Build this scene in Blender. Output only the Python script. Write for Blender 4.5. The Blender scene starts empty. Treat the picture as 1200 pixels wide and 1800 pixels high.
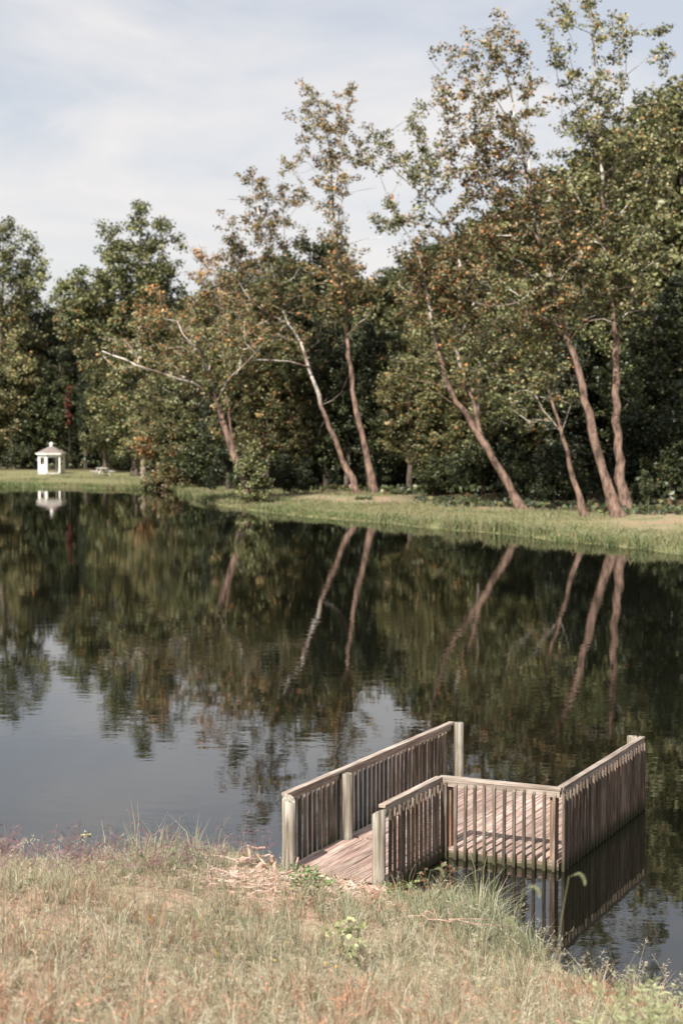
import bpy, math, random
import numpy as np
from mathutils import Vector, Matrix

rng = np.random.default_rng(7)
random.seed(7)
SC = bpy.context.scene
COL = SC.collection
R = math.radians

# ------------------------------------------------------------------ camera
F_PX, CAM_H = 2900.0, 5.82
PITCH = math.atan(155.0 / F_PX)
cam = bpy.data.cameras.new('camera')
cam.sensor_fit = 'VERTICAL'
cam.sensor_height = 36.0
cam.sensor_width = 24.0
cam.lens = F_PX / 1800.0 * 36.0
cam.clip_start, cam.clip_end = 0.1, 5000.0
cam.dof.use_dof = True
cam.dof.focus_distance = 22.0
cam.dof.aperture_fstop = 1.7
camo = bpy.data.objects.new('camera', cam)
COL.objects.link(camo)
camo.location = (0, 0, CAM_H)
camo.rotation_euler = (math.pi / 2 - PITCH, 0, 0)
SC.camera = camo

# ------------------------------------------------------------------ sky, sun, exposure
SUN_AZ = R(27.5 + 180.0)          # where the sun stands, clockwise from +Y: behind the camera, a little left
SUN_EL = R(45.0)
world = bpy.data.worlds.new('World')
SC.world = world
world.use_nodes = True
wn, wl = world.node_tree.nodes, world.node_tree.links
wn.clear()
w_out = wn.new('ShaderNodeOutputWorld')
w_bg = wn.new('ShaderNodeBackground')
w_bg.inputs['Strength'].default_value = 0.066
sky = wn.new('ShaderNodeTexSky')
sky.sky_type = 'NISHITA'
sky.sun_disc = False
sky.sun_elevation = SUN_EL
sky.sun_rotation = SUN_AZ
sky.altitude = 300.0
sky.air_density = 1.0
sky.dust_density = 2.0
sky.ozone_density = 1.0
tc = wn.new('ShaderNodeTexCoord')
mp = wn.new('ShaderNodeMapping')
mp.inputs['Scale'].default_value = (1.0, 1.0, 3.2)
mp.inputs['Location'].default_value = (0.35, 0.1, 0.2)
nz = wn.new('ShaderNodeTexNoise')
nz.inputs['Scale'].default_value = 4.0
nz.inputs['Detail'].default_value = 7.0
nz.inputs['Roughness'].default_value = 0.55
nz.inputs['Distortion'].default_value = 0.5
cr = wn.new('ShaderNodeMapRange')
cr.inputs['From Min'].default_value = 0.42
cr.inputs['From Max'].default_value = 0.66
cr.inputs['To Min'].default_value = 0.54
cr.inputs['To Max'].default_value = 0.97
mix = wn.new('ShaderNodeMix')
mix.data_type = 'RGBA'
mix.inputs['B'].default_value = (7.2, 7.0, 6.95, 1)      # thin sunlit cloud
wl.new(tc.outputs['Generated'], mp.inputs['Vector'])
wl.new(mp.outputs['Vector'], nz.inputs['Vector'])
wl.new(nz.outputs['Fac'], cr.inputs['Value'])
wl.new(cr.outputs['Result'], mix.inputs['Factor'])
wl.new(sky.outputs['Color'], mix.inputs['A'])
wl.new(mix.outputs['Result'], w_bg.inputs['Color'])
wl.new(w_bg.outputs['Background'], w_out.inputs['Surface'])

sun = bpy.data.lights.new('sun', 'SUN')
sun.energy = 5.0
sun.angle = R(0.53)
sun.color = (1.0, 0.93, 0.84)
suno = bpy.data.objects.new('sun', sun)
COL.objects.link(suno)
sd = Vector((math.sin(SUN_AZ) * math.cos(SUN_EL), math.cos(SUN_AZ) * math.cos(SUN_EL), math.sin(SUN_EL)))
suno.rotation_euler = sd.to_track_quat('Z', 'Y').to_euler()
suno.location = (-20, -30, 60)

SC.view_settings.view_transform = 'Standard'
SC.view_settings.look = 'None'
SC.view_settings.exposure = 0.90
SC.view_settings.gamma = 1.0
SC.view_settings.use_curve_mapping = False
SC.cycles.max_bounces = 7
SC.cycles.transparent_max_bounces = 6

# ------------------------------------------------------------------ helpers
CP, SP = math.cos(PITCH), math.sin(PITCH)

def ray(px, py):
    a, b = (px - 600.0) / F_PX, -(py - 900.0) / F_PX
    return np.array([a, CP + b * SP, -SP + b * CP])

def at_y(px, py, Y):                 # the point of the sight line that lies Y metres out
    d = ray(px, py)
    return np.array([0, 0, CAM_H]) + d * (Y / d[1])

def at_z(px, py, z=0.0):
    d = ray(px, py)
    return np.array([0, 0, CAM_H]) + d * ((z - CAM_H) / d[2])

def smooth(a, b, x):
    t = np.clip((np.asarray(x, float) - a) / (b - a), 0, 1)
    return t * t * (3 - 2 * t)

def tag(o, label=None, cat=None, group=None, kind=None):
    if label: o['label'] = label
    if cat: o['category'] = cat
    if group: o['group'] = group
    if kind: o['kind'] = kind
    return o

def empty(name, loc, rz=0.0):
    o = bpy.data.objects.new(name, None)
    o.empty_display_size = 0.2
    COL.objects.link(o)
    o.location = loc
    o.rotation_euler = (0, 0, rz)
    return o

def link_mesh(name, me, mat=None, parent=None):
    if mat: me.materials.append(mat)
    o = bpy.data.objects.new(name, me)
    COL.objects.link(o)
    if parent: o.parent = parent
    return o

def np_mesh(name, V, Fc, mat, parent=None, col=None, smooth_shade=False):
    """one mesh object from arrays: V (n,3), Fc (m,k)"""
    me = bpy.data.meshes.new(name)
    V = np.ascontiguousarray(V, np.float32); Fc = np.ascontiguousarray(Fc, np.int32)
    m, k = Fc.shape
    me.vertices.add(len(V)); me.vertices.foreach_set('co', V.ravel())
    me.loops.add(m * k); me.loops.foreach_set('vertex_index', Fc.ravel())
    me.polygons.add(m); me.polygons.foreach_set('loop_start', np.arange(0, m * k, k, dtype=np.int32))
    if smooth_shade: me.polygons.foreach_set('use_smooth', np.ones(m, bool))
    me.update(calc_edges=True)
    if col is not None:
        a = me.color_attributes.new('Col', 'FLOAT_COLOR', 'POINT')
        c = np.ones((len(V), 4), np.float32); c[:, :3] = col
        a.data.foreach_set('color', c.ravel())
    return link_mesh(name, me, mat, parent)

class MB:
    """collects boxes, tubes and lathes for ONE mesh object"""
    def __init__(s): s.v, s.f, s.c = [], [], []
    def add(s, V, Fc, col=None):
        n = len(s.v)
        s.v += [tuple(map(float, p)) for p in V]
        s.f += [tuple(int(i) + n for i in q) for q in Fc]
        if col is not None: s.c += [tuple(col)] * len(V) if np.ndim(col) == 1 else [tuple(c) for c in col]
        return s
    def box(s, x0, x1, y0, y1, z0, z1, b=0.0):
        if b <= 0:
            V = [(x0,y0,z0),(x1,y0,z0),(x1,y1,z0),(x0,y1,z0),(x0,y0,z1),(x1,y0,z1),(x1,y1,z1),(x0,y1,z1)]
            return s.add(V, [(0,3,2,1),(4,5,6,7),(0,1,5,4),(1,2,6,5),(2,3,7,6),(3,0,4,7)])
        # upper edges bevelled
        V = [(x0,y0,z0),(x1,y0,z0),(x1,y1,z0),(x0,y1,z0),(x0,y0,z1-b),(x1,y0,z1-b),(x1,y1,z1-b),(x0,y1,z1-b),
             (x0+b,y0+b,z1),(x1-b,y0+b,z1),(x1-b,y1-b,z1),(x0+b,y1-b,z1)]
        return s.add(V, [(0,3,2,1),(0,1,5,4),(1,2,6,5),(2,3,7,6),(3,0,4,7),(4,5,9,8),(5,6,10,9),(6,7,11,10),(7,4,8,11),(8,9,10,11)])
    def tube(s, P, r, n=6, col=None, cap=True):
        V, Fc = tube_arrays(np.asarray(P, float), np.asarray(r, float), n)
        Fc = [tuple(q) for q in Fc]
        if cap:
            Fc.append(tuple(range(n))[::-1]); k = len(V) - n
            Fc.append(tuple(range(k, k + n)))
        return s.add(V, Fc, col)
    def build(s, name, mat, parent=None, smooth_shade=False):
        me = bpy.data.meshes.new(name)
        me.from_pydata(s.v, [], s.f)
        if smooth_shade:
            me.polygons.foreach_set('use_smooth', np.ones(len(me.polygons), bool))
        if s.c:
            a = me.color_attributes.new('Col', 'FLOAT_COLOR', 'POINT')
            c = np.ones((len(s.v), 4), np.float32); c[:, :3] = s.c
            a.data.foreach_set('color', c.ravel())
        me.update()
        return link_mesh(name, me, mat, parent)

def tube_arrays(P, r, n):
    m = len(P)
    T = np.gradient(P, axis=0) if m > 2 else np.repeat((P[-1:] - P[:1]), m, 0)
    T /= np.linalg.norm(T, axis=1, keepdims=True) + 1e-9
    ref = np.array([1.0, 0.13, 0.07]) if abs(T[0][0]) < 0.8 else np.array([0.1, 1.0, 0.2])
    A = np.cross(T, ref); A /= np.linalg.norm(A, axis=1, keepdims=True) + 1e-9
    B = np.cross(T, A)
    th = np.arange(n) * 2 * math.pi / n
    V = P[:, None, :] + (A[:, None, :] * np.cos(th)[None, :, None] + B[:, None, :] * np.sin(th)[None, :, None]) * r[:, None, None]
    i = np.arange(m - 1)[:, None] * n; j = np.arange(n)[None, :]; j2 = (j + 1) % n
    Fc = np.stack([i + j, i + j2, i + n + j2, i + n + j], -1).reshape(-1, 4)
    return V.reshape(-1, 3), Fc

def copy_tree(o, parent=None):
    c = o.copy(); COL.objects.link(c)
    if parent: c.parent = parent
    for ch in list(o.children): copy_tree(ch, c)
    return c

# ------------------------------------------------------------------ materials
def new_mat(name):
    m = bpy.data.materials.new(name); m.use_nodes = True
    nt = m.node_tree; nt.nodes.clear()
    out = nt.nodes.new('ShaderNodeOutputMaterial')
    return m, nt, nt.nodes, nt.links, out

def leaf_mat(name, trans=0.3, rough=0.55):
    m, nt, N, L, out = new_mat(name)
    at = N.new('ShaderNodeAttribute'); at.attribute_name = 'Col'
    oi = N.new('ShaderNodeObjectInfo')
    hs = N.new('ShaderNodeHueSaturation')
    mr = N.new('ShaderNodeMapRange'); mr.inputs['To Min'].default_value = 0.8; mr.inputs['To Max'].default_value = 1.2
    L.new(oi.outputs['Random'], mr.inputs['Value']); L.new(mr.outputs['Result'], hs.inputs['Value'])
    L.new(at.outputs['Color'], hs.inputs['Color'])
    p = N.new('ShaderNodeBsdfPrincipled'); p.inputs['Roughness'].default_value = rough
    p.inputs['Specular IOR Level'].default_value = 0.35
    t = N.new('ShaderNodeBsdfTranslucent'); mx = N.new('ShaderNodeMixShader'); mx.inputs['Fac'].default_value = trans
    L.new(hs.outputs['Color'], p.inputs['Base Color']); L.new(hs.outputs['Color'], t.inputs['Color'])
    L.new(p.outputs['BSDF'], mx.inputs[1]); L.new(t.outputs['BSDF'], mx.inputs[2]); L.new(mx.outputs['Shader'], out.inputs['Surface'])
    return m

def bark_mat(name):
    m, nt, N, L, out = new_mat(name)
    at = N.new('ShaderNodeAttribute'); at.attribute_name = 'Col'
    g = N.new('ShaderNodeTexCoord')
    mp = N.new('ShaderNodeMapping'); mp.inputs['Scale'].default_value = (2.6, 2.6, 1.1)
    n1 = N.new('ShaderNodeTexNoise'); n1.inputs['Scale'].default_value = 1.4; n1.inputs['Detail'].default_value = 6
    n1.inputs['Roughness'].default_value = 0.65
    L.new(g.outputs['Object'], mp.inputs['Vector']); L.new(mp.outputs['Vector'], n1.inputs['Vector'])
    r = N.new('ShaderNodeMapRange'); r.inputs['From Min'].default_value = 0.36; r.inputs['From Max'].default_value = 0.64
    r.inputs['To Min'].default_value = 0.30; r.inputs['To Max'].default_value = 1.55
    L.new(n1.outputs['Fac'], r.inputs['Value'])
    mx = N.new('ShaderNodeMix'); mx.data_type = 'RGBA'; mx.blend_type = 'MULTIPLY'; mx.inputs['Factor'].default_value = 1
    L.new(at.outputs['Color'], mx.inputs['A']); L.new(r.outputs['Result'], mx.inputs['B'])
    p = N.new('ShaderNodeBsdfPrincipled'); p.inputs['Roughness'].default_value = 0.9
    p.inputs['Specular IOR Level'].default_value = 0.15
    b = N.new('ShaderNodeBump'); b.inputs['Strength'].default_value = 0.7; b.inputs['Distance'].default_value = 0.06
    L.new(n1.outputs['Fac'], b.inputs['Height']); L.new(b.outputs['Normal'], p.inputs['Normal'])
    L.new(mx.outputs['Result'], p.inputs['Base Color']); L.new(p.outputs['BSDF'], out.inputs['Surface'])
    return m

def wood_mat(name, c1, c2, c3, axis='Y', var=0.25, scale=1.0, rough=0.85, damp=0.0):
    """weathered timber: grain along AXIS, blotches, per-piece variation"""
    m, nt, N, L, out = new_mat(name)
    g = N.new('ShaderNodeTexCoord'); oi = N.new('ShaderNodeObjectInfo')
    mul = N.new('ShaderNodeMath'); mul.operation = 'MULTIPLY'; mul.inputs[1].default_value = 57.0
    L.new(oi.outputs['Random'], mul.inputs[0])
    add = N.new('ShaderNodeVectorMath'); add.operation = 'ADD'
    L.new(g.outputs['Object'], add.inputs[0]); L.new(mul.outputs['Value'], add.inputs[1])
    mp = N.new('ShaderNodeMapping')
    s = [38 * scale] * 3; s['XYZ'.index(axis)] = 1.6 * scale
    mp.inputs['Scale'].default_value = s
    L.new(add.outputs['Vector'], mp.inputs['Vector'])
    n1 = N.new('ShaderNodeTexNoise'); n1.inputs['Scale'].default_value = 1.0; n1.inputs['Detail'].default_value = 5
    n1.inputs['Roughness'].default_value = 0.65; n1.inputs['Distortion'].default_value = 0.4
    L.new(mp.outputs['Vector'], n1.inputs['Vector'])
    n2 = N.new('ShaderNodeTexNoise'); n2.inputs['Scale'].default_value = 3.1 * scale; n2.inputs['Detail'].default_value = 4
    L.new(add.outputs['Vector'], n2.inputs['Vector'])
    cr = N.new('ShaderNodeValToRGB')
    e = cr.color_ramp.elements
    e[0].position, e[0].color = 0.37, (*c1, 1); e[1].position, e[1].color = 0.60, (*c2, 1)
    L.new(n1.outputs['Fac'], cr.inputs['Fac'])
    mr = N.new('ShaderNodeMapRange'); mr.inputs['From Min'].default_value = 0.45; mr.inputs['From Max'].default_value = 0.72
    mr.inputs['To Max'].default_value = 0.75
    L.new(n2.outputs['Fac'], mr.inputs['Value'])
    mx = N.new('ShaderNodeMix'); mx.data_type = 'RGBA'; mx.inputs['B'].default_value = (*c3, 1)
    L.new(mr.outputs['Result'], mx.inputs['Factor']); L.new(cr.outputs['Color'], mx.inputs['A'])
    hs = N.new('ShaderNodeHueSaturation')
    v = N.new('ShaderNodeMapRange'); v.inputs['To Min'].default_value = 1 - var; v.inputs['To Max'].default_value = 1 + var
    L.new(oi.outputs['Random'], v.inputs['Value']); L.new(v.outputs['Result'], hs.inputs['Value'])
    L.new(mx.outputs['Result'], hs.inputs['Color'])
    p = N.new('ShaderNodeBsdfPrincipled'); p.inputs['Roughness'].default_value = rough
    p.inputs['Specular IOR Level'].default_value = 0.2
    b = N.new('ShaderNodeBump'); b.inputs['Strength'].default_value = 0.5; b.inputs['Distance'].default_value = 0.004
    L.new(n1.outputs['Fac'], b.inputs['Height']); L.new(b.outputs['Normal'], p.inputs['Normal'])
    src = hs.outputs['Color']
    if damp:
        sp_ = N.new('ShaderNodeSeparateXYZ'); L.new(g.outputs['Object'], sp_.inputs['Vector'])
        wz = N.new('ShaderNodeMath'); wz.operation = 'MULTIPLY_ADD'; wz.inputs[1].default_value = -.22; L.new(n2.outputs['Fac'], wz.inputs[0]); L.new(sp_.outputs['Z'], wz.inputs[2])
        mr2 = N.new('ShaderNodeMapRange'); mr2.inputs['From Min'].default_value = damp - .10; mr2.inputs['From Max'].default_value = -.06
        mr2.inputs['To Min'].default_value = 0.0; mr2.inputs['To Max'].default_value = .85; L.new(wz.outputs['Value'], mr2.inputs['Value'])
        dm = N.new('ShaderNodeMix'); dm.data_type = 'RGBA'; dm.inputs['B'].default_value = (.045, .045, .022, 1)
        L.new(mr2.outputs['Result'], dm.inputs['Factor']); L.new(src, dm.inputs['A']); src = dm.outputs['Result']
    L.new(src, p.inputs['Base Color']); L.new(p.outputs['BSDF'], out.inputs['Surface'])
    return m

def plain_mat(name, c, rough=0.8, var=0.15, scale=3.0):
    m, nt, N, L, out = new_mat(name)
    g = N.new('ShaderNodeTexCoord')
    n1 = N.new('ShaderNodeTexNoise'); n1.inputs['Scale'].default_value = scale; n1.inputs['Detail'].default_value = 5
    L.new(g.outputs['Object'], n1.inputs['Vector'])
    r = N.new('ShaderNodeMapRange'); r.inputs['From Min'].default_value = 0.3; r.inputs['From Max'].default_value = 0.7
    r.inputs['To Min'].default_value = 1 - var; r.inputs['To Max'].default_value = 1 + var
    L.new(n1.outputs['Fac'], r.inputs['Value'])
    mx = N.new('ShaderNodeMix'); mx.data_type = 'RGBA'; mx.blend_type = 'MULTIPLY'; mx.inputs['Factor'].default_value = 1
    mx.inputs['A'].default_value = (*c, 1); L.new(r.outputs['Result'], mx.inputs['B'])
    p = N.new('ShaderNodeBsdfPrincipled'); p.inputs['Roughness'].default_value = rough
    L.new(mx.outputs['Result'], p.inputs['Base Color']); L.new(p.outputs['BSDF'], out.inputs['Surface'])
    return m

M_LEAF = leaf_mat('leaf', 0.20, 0.42)
M_GRASS = leaf_mat('grass_blade', 0.30, 0.6)
M_BARK = bark_mat('bark')
M_DECK = wood_mat('deck_board', (.16,.10,.08), (.45,.355,.31), (.29,.18,.145), 'Y', 0.22)
M_BAL = wood_mat('baluster_wood', (.045,.034,.026), (.205,.172,.138), (.10,.062,.045), 'Z', 0.35, damp=.22)
M_RAIL = wood_mat('rail_wood', (.15,.12,.095), (.43,.37,.32), (.24,.18,.145), 'Y', 0.2)
M_RAILX = wood_mat('rail_wood_across', (.15,.12,.095), (.43,.37,.32), (.24,.18,.145), 'X', 0.2)
M_POST = wood_mat('round_post_wood', (.09,.078,.06), (.385,.36,.305), (.17,.14,.105), 'Z', 0.15, 0.6, damp=.2)
M_SQ = wood_mat('square_post_wood', (.11,.06,.035), (.29,.21,.15), (.24,.09,.045), 'Z', 0.1, 0.8)
M_RIM = wood_mat('rim_wood', (.16,.12,.085), (.38,.31,.24), (.13,.11,.07), 'X', 0.1, damp=.14)
M_STICK = wood_mat('bleached_stick', (.24,.15,.115), (.54,.41,.35), (.32,.17,.12), 'X', 0.28, 0.6)
M_WHITE = plain_mat('white_paint', (.74,.73,.70), 0.6, 0.08)
M_ROOF = plain_mat('brown_shingle', (.19,.155,.145), 0.9, 0.25, 6)
M_GREYW = plain_mat('grey_wood', (.50,.47,.43), 0.85, 0.15)
M_BROWNW = plain_mat('brown_wood', (.26,.20,.17), 0.9, 0.2)

# ------------------------------------------------------------------ pond outline and terrain
near_px = [(-260,1500),(-120,1508),(0,1520),(120,1528),(230,1520),(330,1505),(430,1500),(520,1535),(620,1560),(700,1574),(760,1572),(830,1592),
           (880,1625),(930,1665),(1000,1712),(1080,1745),(1200,1778),(1320,1800)]
far_px = [(1320,990),(1200,976),(1100,963),(1020,955),(950,947),(900,940),(850,936),(780,930),(700,922),(630,916),(560,910),(500,905),(440,897),(390,889),(345,879),
          (318,866),(295,858),(262,860),(225,861),(180,859),(130,858),(60,857),(0,856),(-100,855)]
def ragged(P, step, amp):
    out = []
    for a_, b_ in zip(P[:-1], P[1:]):
        k_ = max(1, int(np.linalg.norm(b_ - a_) / step))
        for i_ in range(k_): out.append(a_ + (b_ - a_) * i_ / k_ + (rng.normal(0, amp, 2) if i_ else 0))
    return np.array(out + [P[-1]])
NEAR = np.array([at_z(x, y)[:2] for x, y in near_px])
FAR = ragged(np.array([at_z(x, y)[:2] for x, y in far_px]), 1.1, .22)
POLY = np.vstack([[(-70,20),(-30,24)], NEAR, [(12,14.5),(40,12),(70,20),(72,42),(50,60)], FAR, [(-95,150),(-110,90),(-95,40)]])

def seg_noise(x, y, f, k):
    return np.sin(x * f + k) * np.cos(y * f * 1.13 + 2.1 * k) + 0.5 * np.sin(x * f * 2.3 + y * f * 1.7 + k)

def sdist(X, Y):
    """distance to the pond's edge, negative over the water"""
    X = np.asarray(X, float); Y = np.asarray(Y, float)
    x, y = X.ravel(), Y.ravel()
    best = np.full(x.shape, 1e18); inside = np.zeros(x.shape, bool)
    n = len(POLY)
    for i in range(n):
        a, b = POLY[i], POLY[(i + 1) % n]
        d = b - a
        t = np.clip(((x - a[0]) * d[0] + (y - a[1]) * d[1]) / (d @ d), 0, 1)
        best = np.minimum(best, (x - a[0] - t * d[0]) ** 2 + (y - a[1] - t * d[1]) ** 2)
        if a[1] != b[1]:
            c = (a[1] > y) != (b[1] > y)
            inside ^= c & (x < (b[0] - a[0]) * (y - a[1]) / (b[1] - a[1]) + a[0])
    s = np.sqrt(best); s[inside] *= -1
    return s.reshape(X.shape)

def terrain(X, Y, s=None):
    X = np.asarray(X, float); Y = np.asarray(Y, float)
    if s is None: s = sdist(X, Y)
    near = 1 - smooth(38, 50, Y)
    up = np.maximum(s, 0)
    zn = 0.03 + 0.225 * up + 0.05 * smooth(0, 1, up) * seg_noise(X, Y, 1.3, 0.4) + 0.025 * smooth(0, 1, up) * seg_noise(X, Y, 3.7, 1.9)
    zn = np.minimum(zn, 4.3 + 0.02 * up)
    zf = 0.16 * smooth(0, 0.8, up) + np.minimum((.012 + .038 * smooth(-24, -9, X)) * up, 1.1) + 0.06 * smooth(1, 6, up) * seg_noise(X, Y, 0.35, 1.0)
    hill = 24 * smooth(135, 250, Y) * smooth(-4, 60, X) + 26 * smooth(420, 800, Y)
    z = near * zn + (1 - near) * (zf + hill)
    return np.where(s < 0, np.maximum(-1.6, 0.4 * s), z)

def ground_z(x, y): return float(terrain(np.array([x]), np.array([y]))[0])

def ground_hit(px, py, y0=55.0, y1=400.0):
    """where the sight line meets the far ground"""
    d = ray(px, py)
    ys = np.arange(y0, y1, 0.25)
    P = np.array([0, 0, CAM_H]) + d * (ys / d[1])[:, None]
    s = sdist(P[:, 0], P[:, 1])
    ok = (P[:, 2] <= terrain(P[:, 0], P[:, 1], s)) & (s > 0)
    i = int(np.argmax(ok)) if ok.any() else len(ys) - 1
    return P[i]

def axis(parts):
    out = []
    for a, b, st in parts: out.append(np.arange(a, b, st))
    return np.unique(np.round(np.concatenate(out), 3))

gx = np.unique(np.concatenate([-np.geomspace(60, 1500, 26), axis([(-60,-9,1.5),(-9,9,0.22),(9,60,1.5)]), np.geomspace(60, 1500, 26)]))
gy = np.unique(np.concatenate([axis([(-60,6,3),(6,27,0.22),(27,66,3),(66,150,0.9),(150,240,3)]), np.geomspace(240, 2600, 40)]))
GX, GY = np.meshgrid(gx, gy)
GZ = terrain(GX, GY)
nx, ny = len(gx), len(gy)
ii, jj = np.meshgrid(np.arange(ny - 1), np.arange(nx - 1), indexing='ij')
q = ii * nx + jj
m, nt, N, L, out = new_mat('ground_soil')
g = N.new('ShaderNodeTexCoord')
n1 = N.new('ShaderNodeTexNoise'); n1.inputs['Scale'].default_value = 0.55; n1.inputs['Detail'].default_value = 8; n1.inputs['Roughness'].default_value = 0.62
n2 = N.new('ShaderNodeTexNoise'); n2.inputs['Scale'].default_value = 9.0; n2.inputs['Detail'].default_value = 6
L.new(g.outputs['Object'], n1.inputs['Vector']); L.new(g.outputs['Object'], n2.inputs['Vector'])
cr1 = N.new('ShaderNodeValToRGB')
e = cr1.color_ramp.elements
e[0].position, e[0].color = 0.36, (.17, .165, .09, 1)
e[1].position, e[1].color = 0.60, (.36, .235, .17, 1)
e2 = e.new(0.47); e2.color = (.30, .255, .175, 1)
L.new(n1.outputs['Fac'], cr1.inputs['Fac'])
mr = N.new('ShaderNodeMapRange'); mr.inputs['From Min'].default_value = .3; mr.inputs['From Max'].default_value = .7
mr.inputs['To Min'].default_value = .55; mr.inputs['To Max'].default_value = 1.3
L.new(n2.outputs['Fac'], mr.inputs['Value'])
mx = N.new('ShaderNodeMix'); mx.data_type = 'RGBA'; mx.blend_type = 'MULTIPLY'; mx.inputs['Factor'].default_value = 1
L.new(cr1.outputs['Color'], mx.inputs['A']); L.new(mr.outputs['Result'], mx.inputs['B'])
p = N.new('ShaderNodeBsdfPrincipled'); p.inputs['Roughness'].default_value = 0.95; p.inputs['Specular IOR Level'].default_value = 0.1
b = N.new('ShaderNodeBump'); b.inputs['Strength'].default_value = 0.8; b.inputs['Distance'].default_value = 0.04
L.new(n2.outputs['Fac'], b.inputs['Height']); L.new(b.outputs['Normal'], p.inputs['Normal'])
at = N.new('ShaderNodeAttribute'); at.attribute_name = 'Col'                # leaf litter of the wood, painted further out as dappled tree shade
mf = N.new('ShaderNodeMix'); mf.data_type = 'RGBA'; mf.inputs['B'].default_value = (.075, .058, .036, 1)
sc_ = N.new('ShaderNodeSeparateColor'); L.new(at.outputs['Color'], sc_.inputs['Color'])
ml = N.new('ShaderNodeMix'); ml.data_type = 'RGBA'; ml.inputs['B'].default_value = (.17, .165, .085, 1)
L.new(sc_.outputs['Green'], ml.inputs['Factor']); L.new(mx.outputs['Result'], ml.inputs['A'])
L.new(sc_.outputs['Red'], mf.inputs['Factor']); L.new(ml.outputs['Result'], mf.inputs['A'])
L.new(mf.outputs['Result'], p.inputs['Base Color']); L.new(p.outputs['BSDF'], out.inputs['Surface'])
M_GROUND = m
GS_ = sdist(GX, GY)
floor_ = smooth(8, 14, GS_ + 2.2 * seg_noise(GX, GY, .4, .2)) * smooth(50, 70, GY) * (1 - smooth(-26, -20, GX) * 0) * np.where(GX < -14, smooth(30, 36, GS_), 1)
tag(np_mesh('ground', np.stack([GX, GY, GZ], -1).reshape(-1, 3), np.stack([q, q + 1, q + nx + 1, q + nx], -1).reshape(-1, 4), M_GROUND, smooth_shade=True,
            col=np.stack([floor_.ravel(), (smooth(50, 70, GY) * (1 - .62 * smooth(-.3, .4, seg_noise(GX, GY, .31, 3.3)) * smooth(3, 8, GS_) * (GX > -14))).ravel(), np.zeros(GX.size)], 1)), kind='structure')

# water
m, nt, N, L, out = new_mat('pond_water')
g = N.new('ShaderNodeTexCoord')
mpw = N.new('ShaderNodeMapping'); mpw.inputs['Scale'].default_value = (0.75, 1.0, 1.0)
mpw.inputs['Rotation'].default_value = (0, 0, R(12))
L.new(g.outputs['Object'], mpw.inputs['Vector'])
a1 = N.new('ShaderNodeTexNoise'); a1.inputs['Scale'].default_value = 2.2; a1.inputs['Detail'].default_value = 3; a1.inputs['Roughness'].default_value = 0.5
a2 = N.new('ShaderNodeTexNoise'); a2.inputs['Scale'].default_value = 0.16; a2.inputs['Detail'].default_value = 3
L.new(mpw.outputs['Vector'], a1.inputs['Vector']); L.new(g.outputs['Object'], a2.inputs['Vector'])
pr = N.new('ShaderNodeMapRange'); pr.inputs['From Min'].default_value = .38; pr.inputs['From Max'].default_value = .66
pr.inputs['To Min'].default_value = 0.25; pr.inputs['To Max'].default_value = 1.0
L.new(a2.outputs['Fac'], pr.inputs['Value'])
mm = N.new('ShaderNodeMath'); mm.operation = 'MULTIPLY'
L.new(a1.outputs['Fac'], mm.inputs[0]); L.new(pr.outputs['Result'], mm.inputs[1])
b = N.new('ShaderNodeBump'); b.inputs['Strength'].default_value = 0.40; b.inputs['Distance'].default_value = 0.0075
L.new(mm.outputs['Value'], b.inputs['Height'])
p = N.new('ShaderNodeBsdfPrincipled')
p.inputs['Base Color'].default_value = (.004, .0045, .0028, 1); p.inputs['Roughness'].default_value = 0.018
p.inputs['IOR'].default_value = 1.52
L.new(b.outputs['Normal'], p.inputs['Normal']); L.new(p.outputs['BSDF'], out.inputs['Surface'])
M_WATER = m
wv = [(-115, 8, 0), (80, 8, 0), (80, 165, 0), (-115, 165, 0)]
mbw = MB().add(wv, [(0, 1, 2, 3)])
tag(mbw.build('water', M_WATER), kind='structure')

# ------------------------------------------------------------------ trees
def leaf_cloud(P, size, col, up=0.5, cup=0.18):
    """folded leaf blades at P (n,3): two triangles each"""
    n = len(P)
    nrm = rng.normal(size=(n, 3)); nrm[:, 2] += up * 2; nrm[:, 1] -= 0.5
    nrm /= np.linalg.norm(nrm, axis=1, keepdims=True)
    a = np.cross(nrm, rng.normal(size=(n, 3))); a /= np.linalg.norm(a, axis=1, keepdims=True)
    b = np.cross(nrm, a)
    s = (size * rng.uniform(0.65, 1.3, n))[:, None]
    V = np.stack([P - a * s * .5, P + b * s * .42 + nrm * s * cup - a * s * .08, P + a * s * .5, P - b * s * .42 + nrm * s * cup + a * s * .05], 1)
    base = np.arange(n)[:, None] * 4
    Fc = np.concatenate([base + [0, 1, 2], base + [0, 2, 3]], 1).reshape(-1, 3)
    return V.reshape(-1, 3), Fc, np.repeat(col, 4, 0)

def pick_cols(n, palette, jitter=0.16):
    w = np.array([x[0] for x in palette], float); w /= w.sum()
    c = np.array([x[1] for x in palette])[rng.choice(len(palette), n, p=w)]
    return np.clip(c * rng.normal(1, jitter, (n, 1)).clip(0.5, 1.6), 0, 1)

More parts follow.
